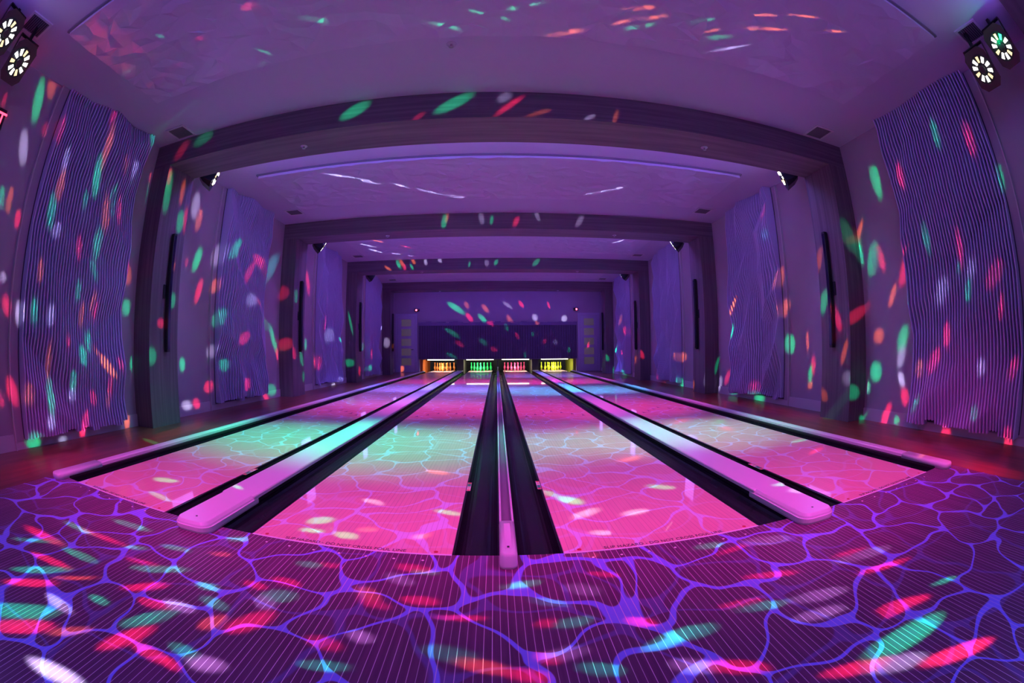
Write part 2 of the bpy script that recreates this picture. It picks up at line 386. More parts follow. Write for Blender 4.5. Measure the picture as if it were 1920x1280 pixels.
# ------------------------------------------------------------------ sculpted slat panels on the walls
def facet_field(seed, ny, nz, lo, hi):
    rnd = random.Random(seed); G = [[rnd.uniform(0, 1) for _ in range(nz+2)] for _ in range(ny+2)]
    off = [rnd.uniform(0, .9) for _ in range(ny+2)]
    def f(u, v):       # u across 0..1, v up 0..1, piecewise flat facets
        a = u*ny; i = int(min(a, ny-1e-6)); fu = a-i
        b = v*(nz-1) + off[i]*(1-fu) + off[i+1]*fu
        j = int(b); fv = b-j; j = min(j, nz)
        g = G
        if fu + fv < 1: h = g[i][j] + (g[i+1][j]-g[i][j])*fu + (g[i][j+1]-g[i][j])*fv
        else: h = g[i+1][j+1] + (g[i][j+1]-g[i+1][j+1])*(1-fu) + (g[i+1][j]-g[i+1][j+1])*(1-fv)
        return lo + (hi-lo)*h
    return f
def slat_panel(s, y0, y1, z0, z1, seed, lo, hi, ncu, ncv, label, n=38):
    """s=-1 left wall, +1 right wall; slats run floor to ceiling, their depth follows a faceted relief"""
    t = empty('slat_wall_panel', (s*W, (y0+y1)/2, z0), label, 'wall panel', 'sculpted slat wall panels')
    hy = (y1-y0)/2; yc = (y0+y1)/2
    f = facet_field(seed, ncu, ncv, lo, hi)
    b = MB(); a, c = sorted((0, -s*0.03)); b.box(a, c, -hy-.12, hy-.02, -.015, z1-z0)
    b.build('backing_board', 'wall', t)
    a, c = sorted((-s*.0302, -s*.034)); MB().box(a, c, -hy, hy-.03, 0, z1-z0).build('gap_darkener', 'backing', t)  # thin dark sheet put in to darken the gaps between the slats
    e = MB(); a, c = sorted((0, -s*0.045)); e.box(a, c, -hy-.135, -hy-.118, -.11, z1-z0); e.build('edge_strip', 'base', t)
    m = MB(); pitch = (y1-y0)/n; th = pitch*.40; NV = 96; rnd = random.Random(seed+5)
    zb = [0.0]*n; a0 = 0.0
    for i in range(n):
        if i % 3 == 0: a0 = rnd.uniform(-.03, .05)
        zb[i] = a0
    for i in range(n):
        u = (i+.5)/n; yy = -hy + (i+.5)*pitch
        L = []
        for j in range(NV+1):
            v = j/NV; z = zb[i] + (z1-z0-zb[i])*v; dd = f(u, v)
            # the slats lean a little with the relief
            L.append([(-s*.028, yy-th/2, z), (-s*dd, yy-th/2+.0, z), (-s*(dd+.003), yy, z), (-s*dd, yy+th/2, z), (-s*.028, yy+th/2, z)])
        m.loops(L)
    m.build('slats', 'fins', t)
slat_panel(-1, .20, 1.88, .09, HC-.004, 11, .06, .22, 4, 11, 'sculpted white slat panel on the left wall nearest the camera')
slat_panel(1, -.40, 1.28, .09, HC-.004, 23, .06, .22, 4, 11, 'sculpted white slat panel on the right wall nearest the camera', n=36)
LB = ['sculpted white slat panel on the %s wall between the nearest and second portal frames', 'sculpted white slat panel on the %s wall between the second and third portal frames',
      'sculpted white slat panel on the %s wall between the third and farthest portal frames']
for k in range(3):
    for s in (-1, 1):
        slat_panel(s, 4.12+4.39*k, 5.75+4.39*k, .09, HC-.004, 31+2*k+s, .05, .26, 5, 10, LB[k] % ('left' if s < 0 else 'right'), n=30)

# dark slat mural on the back wall
t = empty('slat_mural', (0, YB-.002, .565), 'wide dark violet slat mural on the back wall above the pins', 'wall panel')
MB().box(-3.49, 3.50, -.03, 0, 0, 1.56).build('backing_board', 'matte', t)
m = MB(); f = facet_field(90, 16, 3, .04, .11); n = 120; rnd = random.Random(3); hh = .1
for i in range(n):
    u = (i+.5)/n; x = -3.49+6.99*u; L = []
    for j in range(13):
        v = j/12; z = 1.47*v; dd = f(u, v)
        L.append([(x-.013, -.028, z), (x-.013, -dd, z), (x+.013, -dd, z), (x+.013, -.028, z)])
    m.loops(L)
m.build('slats', 'muralfin', t)
m = MB(); xs = -3.49; k = 0
while xs < 3.45:
    wd = rnd.uniform(.10, .26); h = rnd.uniform(.02, .09); x1 = min(xs+wd, 3.5)
    m.box(xs, x1, -.09-rnd.uniform(0, .02), -.025, 1.47, 1.56+h); xs = x1
m.build('top_ledge', 'muralfin', t)

# ------------------------------------------------------------------ doors
for s in (-1, 1):
    xc = s*4.045
    t = bpy.data.objects.new('door_%d' % (1 if s < 0 else 2), None); COL.objects.link(t); t.location = (xc, YB, 0); struct(t)
    m = MB(); h = .50; m.box(-h, -h+.09, -.035, 0, -.012, 2.58).box(h-.09, h, -.035, 0, -.012, 2.58).box(-h+.09, h-.09, -.035, 0, 2.47, 2.58)
    m.build('door_frame', 'door', t)
    m = MB(); a = .40; g = .225
    m.box(-a, -g, -.028, 0, 0, 2.46).box(g, a, -.028, 0, 0, 2.46)
    zr = [(0, .30)]; z = .30; 
    for i in range(5):
        zz = .30 + i*.43; m.box(-g, g, -.028, 0, zz-.12 if i else 0, zz)
        MB().box(-g, g, -.016, -.004, zz, zz+.31).build('glass_pane', 'glass', t)
    m.box(-g, g, -.028, 0, .30+4*.43+.31, 2.46)
    m.build('door_leaf', 'door', t)
    hx = -s*.33 if s < 0 else -.33
    if s < 0:
        MB().tube((.31, -.028, 1.0), (.31, -.07, 1.0), .022).tube((.31, -.07, 1.0), (.22, -.07, 1.0), .012).build('door_handle', 'black', t)
# red laser projectors above the doors
def red_unit(x, label):
    t = empty('laser_projector', (x, YB, 2.73), label, 'party light', 'red lights above the doors')
    MB().box(-.11, .11, -.10, -.0, -.055, .055).build('housing', 'black', t, bevel=.012)
    MB().tube((-.02 if x < 0 else .02, -.10, 0), (-.02 if x < 0 else .02, -.112, 0), .040, 16).build('lens', 'redlens', t)
    MB().tube((.06, -.1, .02), (.06, -.108, .02), .016, 12).build('sensor', 'steel', t)
red_unit(-3.56, 'small black light with a glowing red lens above the left door')
red_unit(3.46, 'small black light with a glowing red lens above the right door')

# ------------------------------------------------------------------ ultraviolet bars on the pillars
def uv_bar(s, y, label):
    t = empty('ultraviolet_bar', (s*XP, y, 1.68), label, 'light bar', 'ultraviolet bars on the pillars')
    a, b2 = sorted((-s*.012, -s*.075))
    MB().box(a, b2, -.032, .032, -.76, .76).build('bar_housing', 'black', t, bevel=.006)
    a, b2 = sorted((0, -s*.02))
    MB().box(a, b2, -.085, -.02, -.09, .09).build('mounting_bracket', 'black', t, bevel=.004)
    a, b2 = sorted((-s*.074, -s*.080))
    MB().box(a, b2, -.022, .022, -.73, .73).build('front_lens', plain('ultraviolet_lens', (.01, .008, .04), .15) if 'uvl' not in MAT else MAT['uvl'], t)
MAT['uvl'] = plain('ultraviolet_lens', (.012, .008, .04), .15)
for k in range(1, 5):
    for s in (-1, 1):
        uv_bar(s, PORT[k]+.33, 'slim black vertical light bar on the %s pillar of the %s portal frame' % ('left' if s < 0 else 'right', ['', 'nearest', 'second', 'third', 'farthest'][k]))

# ------------------------------------------------------------------ party lights
def party_light(loc, aim, label, hot=None, roll=0.0):
    t = empty('party_light', loc, label, 'party light', 'black derby party lights')
    d = (Vector(aim)-Vector(loc)).normalized()
    R = d.to_track_quat('-Y', 'Z').to_matrix().to_4x4() @ Matrix.Diagonal((1.22, 1.22, 1.22, 1))
    h = bpy.data.objects
    def oct_(w2, h2, y, ch):
        return [(-w2+ch, y, -h2), (w2-ch, y, -h2), (w2, y, -h2+ch), (w2, y, h2-ch), (w2-ch, y, h2), (-w2+ch, y, h2), (-w2, y, h2-ch), (-w2, y, -h2+ch)]
    m = MB(); m.loops([oct_(.07, .09, .17, .02), oct_(.10, .13, .10, .03), oct_(.125, .155, 0, .05), oct_(.13, .16, -.02, .05)])
    o = m.build('housing', 'black', t); o.matrix_local = R
    m = MB(); m.tube((0, -.0202, 0), (0, -.026, 0), .115, 28); o = m.build('reflector_dish', 'matte', t); o.matrix_local = R
    m = MB(); m.tube((0, -.026, 0), (0, -.045, 0), .034, 18, .028); o = m.build('centre_hub', 'black', t); o.matrix_local = R
    for i in range(10):
        a = 2*PI*(i+.3)/10; r0, r1 = .052, .098; wa, wb = .009, .0145
        c, s_ = math.cos(a), math.sin(a)
        def P(r, w_, y): return (c*r - s_*w_, y, s_*r + c*w_)
        m = MB(); m.loops([[P(r0, -wa, y), P(r1, -wb, y), P(r1, wb, y), P(r0, wa, y)] for y in (-.026, -.031)])
        mm = 'lensdim' if i % 3 == 2 else 'lens'
        if hot and i == hot[0]: mm = hot[1]
        o = m.build('lens', mm, t); o.matrix_local = R
    if hot and hot[1] == 'lensgreen':
        pl = bpy.data.lights.new('green_lens_light', 'POINT'); po = bpy.data.objects.new('green_lens_light', pl); COL.objects.link(po)
        pl.color = (0, 1, .35); pl.energy = 1.2; pl.shadow_soft_size = .02; po.location = Vector(loc) + d*.09 + Vector((0, 0, .05))
    # yoke up to the beam / ceiling
    m = MB(); zt = HC - loc[2]
    m.box(-.155, -.145, -.02, .02, -.02, min(zt, .24)).box(.145, .155, -.02, .02, -.02, min(zt, .24)).box(-.155, .155, -.02, .02, min(zt, .24)-.01, min(zt, .24))
    m.box(-.02, .02, -.02, .02, min(zt, .24)-.01, zt)
    o = m.build('yoke', 'black', t); o.rotation_euler = (0, 0, math.atan2(d.x, -d.y))
FIX = {}
def fx(key, loc, aim, label, hot=None):
    FIX[key] = tuple(Vector(loc) + (Vector(aim)-Vector(loc)).normalized()*.075)      # beams leave just in front of the lenses
    party_light(loc, aim, label, hot)
fx('L0', (-4.03, -.90, 3.27), (-.6, -.6, .8), 'black party light with a ring of lit lenses, lower one of the near left pair', (4, 'lenswhite'))
fx('L0b', (-3.98, -1.27, 3.40), (-.6, -.6, .8), 'black party light cut by the left frame edge, upper one of the near left pair')
fx('R0', (4.02, -.86, 3.25), (.6, -.6, .8), 'black party light with a ring of lit lenses, lower one of the near right pair')
fx('R0b', (4.04, -1.24, 3.36), (.6, -.6, .8), 'black party light glaring green, upper one of the near right pair', (1, 'lensgreen'))
fx('L1', (-4.05, 3.02, 3.38), (-1.8, 4.67, 2.33), 'black party light seen side on at the left end of the nearest portal beam')
fx('R1', (4.03, 3.02, 3.37), (1.78, 4.67, 2.32), 'black party light seen side on at the right end of the nearest portal beam')
for k in (2, 3):
    for s in (-1, 1):
        fx('%s%d' % ('L' if s < 0 else 'R', k), (s*4.02, PORT[k]+PD+.26, 3.33), (s*.2, PORT[k]+3.6, .6),
           'black party light peeping under the %s end of the %s portal beam' % ('left' if s < 0 else 'right', {2: 'second', 3: 'third'}[k]))

# exit sign on the left wall, only its last letter shows
t = empty('exit_sign', (-W, -.72, 2.98), 'red glowing exit sign on the left wall at the frame edge', 'exit sign')
MB().box(0, .03, -.30, .12, -.12, .12).build('sign_box', 'black', t, bevel=.006)
text_mesh('EXIT', .23, 'letters', 'exit', t, Matrix.Translation((.033, -.10, -.075)) @ Matrix.Rotation(PI/2, 4, 'Z') @ Matrix.Rotation(PI/2, 4, 'X'), .002)

# ------------------------------------------------------------------ lanes
LC = [-(e3+e4)/2, -(e1+e2)/2, (e1+e2)/2, (e3+e4)/2]
LN = ['outermost left lane', 'left lane beside the centre divider', 'right lane beside the centre divider', 'outermost right lane']
hw = (e2-e1)/2
for i, xc in enumerate(LC):
    t = empty('bowling_lane', (xc, 0, 0), 'glossy bowling lane printed with pale veins, '+LN[i], 'bowling lane', 'four bowling lanes')
    MB().box(-hw, hw, .006, YL, -.11, 0).build('lane_deck', 'lane', t)
    MB().box(-hw, hw, -.006, .006, -.02, .0015).build('foul_line', 'foul', t)
    text_mesh('SLIP HAZARD - DO NOT CROSS FOUL LINE', .0385, 'warning_text', 'text', t, Matrix.Translation(((-.013 if xc < 0 else -.011), .014, .0006)) @ Matrix.Diagonal((.86, 1.0, 1, 1)), .0003)
    for q in (-.45, .45):
        MB().lathe([(.011, 0), (.011, .0006)], (q, .03, .0002), 10).build('red_mark', 'redmark', t)
    for j in range(-3, 4):
        y = 4.86-.157*abs(j); x = j*.136
        m = MB(); m.loops([[(x-.022, y-.07, z), (x, y-.045, z), (x+.022, y-.07, z), (x, y+.08, z)] for z in (.0002, .0012)])
        m.build('aiming_arrow', 'arrow', t)
    MB().box(-.50, .50, YL, YL+.02, -.05, .012).build('tail_plank', 'plank', t)
    for j in range(-3, 4):
        m = MB(); m.lathe([(.0065, 0), (.0065, .0012)], (xc+j*.134, -.067, 0), 12)
        m.build('approach_dot', 'dot', fl)
# gutters
def gutter(xa, xb, label):
    lo, hi = min(xa, xb), max(xa, xb); w_ = hi-lo
    t = empty('gutter', ((lo+hi)/2, 0, 0), label, 'gutter', 'black gutters')
    m = MB(); seg = 14; r = w_/2-.012
    prof = [(-w_/2, -.004), (-r-.004, -.004)] + [(-r*math.cos(PI*q/seg), -.004-.085*math.sin(PI*q/seg)) for q in range(seg+1)] + [(r+.004, -.004), (w_/2, -.004)]
    ys = [0.004, YB+.1]
    n = len(m.v)
    bot = [(x, z-.012) for x, z in reversed(prof)]
    m.loops([[(x, y, z) for x, z in prof+bot] for y in ys])
    m.build('gutter_channel', 'gutter', t)
    return t
g = .235
GL = ['left of the outermost left lane', 'right of the outermost left lane', 'left of the inner left lane', 'right of the inner left lane, beside the centre divider',
      'left of the inner right lane, beside the centre divider', 'right of the inner right lane', 'left of the outermost right lane', 'right of the outermost right lane']
for (xa, xb), lb in zip([(-e4-.155, -e4), (-e3, -e3+g), (-e2-g, -e2), (-e1, -e1+.222), (e1-.222, e1), (e2, e2+g), (e3-g, e3), (e4, e4+.155)], GL):
    gutter(xa, xb, 'black gutter along the lane, '+lb)
# division capping
def outline(x0, x1, y0, y1, r, inset, z, seg=8):
    x0 += inset; x1 -= inset; y0 += inset; r = max(r-inset, .004)
    P = []
    for cx, cy, a0 in ((x1-r, y0+r, -PI/2), (x0+r, y0+r, -PI)):
        if a0 == -PI/2: rng = [(-PI/2 + PI/2*q/seg) for q in range(seg, -1, -1)]
        else: rng = [(-PI/2 - PI/2*q/seg) for q in range(seg+1)]
        P += [(cx+r*math.cos(a), cy+r*math.sin(a), z) for a in rng]
    return [(x1, y1, z)] + P + [(x0, y1, z)]
def screw(m, x, y, z): m.lathe([(.007, 0), (.007, .0015)], (x, y, z), 10)
for s in (-1, 1):
    xc = s*(e2+e3)/2; h_ = .130
    t = empty('ball_return_capping', (xc, 0, 0), 'broad white capping between the two %s lanes, with a rounded front end' % ('left' if s < 0 else 'right'), 'capping')
    ZT = .060
    m = MB(); m.loops([outline(-h_, h_, .40, YB+.1, .01, i_, z, 3) for i_, z in ((0, .032), (0, ZT-.008), (.004, ZT-.002), (.010, ZT))])
    m.build('capping_strip', 'cap', t)
    m = MB(); m.loops([outline(-h_-.002, h_+.002, -.155, .45, .075, i_, z) for i_, z in ((.004, .0005), (.0, .012), (.0, .034), (.006, .037), (.010, .046), (.020, .057), (.024, .0605))])
    m.build('end_cap', 'cap', t)
    m = MB(); screw(m, 0, -.06, .0607); m.build('screw', 'black', t)
    MB().box(-.108, .108, .02, YB+.1, -.12, .032).build('support_rail', 'matte', t)
    # edge strip outer
t = empty('centre_divider', (0, 0, 0), 'narrow white ribbed divider between the two middle lanes', 'capping')
x0 = -.002
m = MB()
for a, b2 in ((-.037, -.026), (.026, .037)):
    m.loops([[(a, y, .02), (a, y, .068), (a+.003, y, .072), (b2-.003, y, .072), (b2, y, .068), (b2, y, .02)] for y in (.15, YB+.1)])
m.build('side_ribs', 'cap', t)
MB().box(-.026, .026, .15, YB+.1, .02, .052).build('recess_strip', 'caprecess', t)
MB().box(-.012, .012, .15, YB+.1, .052, .056).build('centre_rib', 'caprecess', t)
MB().box(-.034, .034, .02, YB+.1, -.12, .02).build('support_rail', 'matte', t)
m = MB(); m.loops([outline(-.0385, .0385, -.145, .24, .030, i_, z) for i_, z in ((.001, .0005), (0, .015), (0, .062), (.003, .072), (.008, .080), (.014, .083))])
m.build('end_cap', 'cap', t, True)
m = MB(); m.box(-.015, .015, -.10, .20, .0828, .0842); m.build('end_cap_recess', 'cap', t, bevel=.003)
m = MB(); m.box(-.005, .005, -.088, -.070, .0842, .0852); m.build('screw', 'black', t)
for s in (-1, 1):
    t = empty('side_capping', (s*3.30, 0, 0), 'narrow white capping along the %s edge of the lanes' % ('far left' if s < 0 else 'far right'), 'capping', None)
    m = MB(); m.loops([outline(-.045, .055, .3, YB+.1, .01, i_, z, 3) for i_, z in ((0, .012), (0, .034), (.004, .040), (.012, .043))]); m.build('capping_strip', 'cap', t)
    a, b2 = sorted((-s*.09, s*.098)); MB().box(a, b2, .006, YB+.1, -.11, .012).build('support_rail', 'matte', t)
    m = MB(); m.loops([outline(-.085 if s > 0 else -.055, .055 if s > 0 else .085, -.12, .42, .05, i_, z) for i_, z in ((0, .0005), (0, .036), (.006, .046), (.02, .050))]); m.build('end_cap', 'cap', t, True)

# stickers by the gutters
def sticker(x, y, z, wx, ly, flip, label):
    t = empty('warning_sticker', (x, y, z), label, 'sticker', 'small safety stickers on the gutters')
    MB().box(-wx/2, wx/2, -ly/2, ly/2, 0, .0012).build('sticker_base', 'stk_white', t)
    f = -1 if flip else 1
    def bb(a, b2, mt, nm, w_=.82):
        a, b2 = sorted((f*a*ly, f*b2*ly)); MB().box(-wx*w_/2, wx*w_/2, a, b2, .0012, .002).build(nm, mt, t)
    bb(-.48, -.36, 'stk_red', 'red_field'); bb(-.34, -.02, 'stk_green', 'green_field'); bb(.12, .22, 'stk_yel', 'yellow_pictogram', .5); bb(.36, .48, 'stk_red', 'red_field')
sticker(-e3+.027, 1.08, .001, .032, .20, False, 'small green and white sticker beside the broad left capping')
sticker(e3-.027, 1.06, .001, .032, .20, False, 'small green and white sticker beside the broad right capping')
sticker(-e1+.018, 1.08, .001, .026, .19, True, 'small red and green sticker on the gutter edge left of the centre divider')
sticker(e1-.018, 1.10, .001, .026, .19, False, 'small red and green sticker on the gutter edge right of the centre divider')

# ------------------------------------------------------------------ pins and pit
prof_pin = [(.0255, 0), (.0285, .010), (.0370, .05), (.0455, .078), (.0535, .105), (.0605, .114), (.0600, .130), (.0545, .16), (.0440, .19), (.0325, .22), (.0255, .245), (.0232, .262), (.0245, .285), (.0290, .315), (.0318, .342), (.0300, .362), (.0220, .376), (.0100, .381), (.001, .3812)]
prof_pin = [(r*.97, z) for r, z in prof_pin]
POS = [(0, 0, 'front pin'), (-1, 1, 'second row left pin'), (1, 1, 'second row right pin'), (-2, 2, 'third row left pin'), (0, 2, 'third row middle pin'), (2, 2, 'third row right pin'),
       (-3, 3, 'back row far left pin'), (-1, 3, 'back row inner left pin'), (1, 3, 'back row inner right pin'), (3, 3, 'back row far right pin')]
for i, (xc, cn) in enumerate(zip(LC, ('orange', 'green', 'pink', 'yellow'))):
    bm_ = MB().lathe(prof_pin, seg=22)
    P0 = empty('bowling_pin', (0, 0, 0), 'x', 'bowling pin', cn+' pins of the '+LN[i])
    bm_.build('pin_body', 'pin_'+cn, P0, True)
    MB().lathe([(.0262, .243), (.0262, .250)], seg=18).build('neck_band', 'pin_'+cn, P0)
    for j, (a, r, nm) in enumerate(POS):
        o = P0 if j == 0 else copy_tree(P0)
        o.location = (xc+a*.1524, 18.29+r*.264, .0005); o['label'] = 'glowing %s bowling pin, %s of the %s rack' % (cn, nm, cn)
for i, xc in enumerate(LC):
    t = empty('pin_lamp', (xc, YB+.22, .535), 'long white lamp above the %s pins' % ('orange', 'green', 'pink', 'yellow')[i], 'lamp', 'lamps above the pins')
    MB().tube((-.60, 0, 0), (.60, 0, 0), .017, 10).build('tube', 'tube', t)
    MB().box(-.66, .66, .02, .05, -.03, .165).build('lamp_housing', 'pit', t)
    area('pin_lamp_light', (xc, YB+.24, .50), (math.radians(48), 0, 0), (1, .97, .85), 46.0, 1.0, .03)
def divider(x, w_, label, mt='pit'):
    tag(MB().box(x-w_/2, x+w_/2, YB+.125, 19.9, -.12, .698).build('kickback_plate', mt), label, 'divider', 'plates between the pin decks')
divider(-(e2+e3)/2, .30, 'dark plate between the orange and green pins'); divider((e2+e3)/2, .30, 'dark plate between the pink and yellow pins')
divider(0, .05, 'thin dark plate between the green and pink pins')
tag(MB().box(-3.45, -3.33, YB+.125, 19.9, -.12, .698).build('pit_side_panel', 'jamb_orange_glow'), 'orange lit side panel left of the orange pins', 'panel')
tag(MB().box(3.35, 3.47, YB+.125, 19.9, -.12, .698).build('pit_side_panel', 'jamb_yellow_glow'), 'yellow lit side panel right of the yellow pins', 'panel')
tag(MB().box(-3.45, 3.47, 20.3, 20.4, -.2, .9).build('pit_cushion', 'matte'), 'black curtain behind the pins at the back of the pit', 'curtain')
tag(MB().box(-3.45, 3.47, YB+.13, 20.3, .70, .74).build('pit_roof', 'matte'), 'dark underside of the pinsetters above the pins', 'panel')
tag(MB().lathe([(.001, -.03), (.02, -.025), (.03, 0), (.02, .025), (.001, .03)], (0, YB-.02, .20), 14).tube((0, YB-.02, .08), (0, YB-.02, .18), .014).build('reflector_knob', 'steel', None, True), 'small steel knob at the far end of the centre divider', 'knob')

# ------------------------------------------------------------------ party light beams
BEAM_K = 0.9
BEAM_COL = {'R': (1.0, 0.03, 0.10), 'G': (0.0, 0.80, 0.28), 'W': (0.62, 0.62, 1.0), 'O': (1.0, 0.20, 0.05), 'C': (0.05, 0.6, 0.7), 'r': (1.0, 0.02, 0.04)}
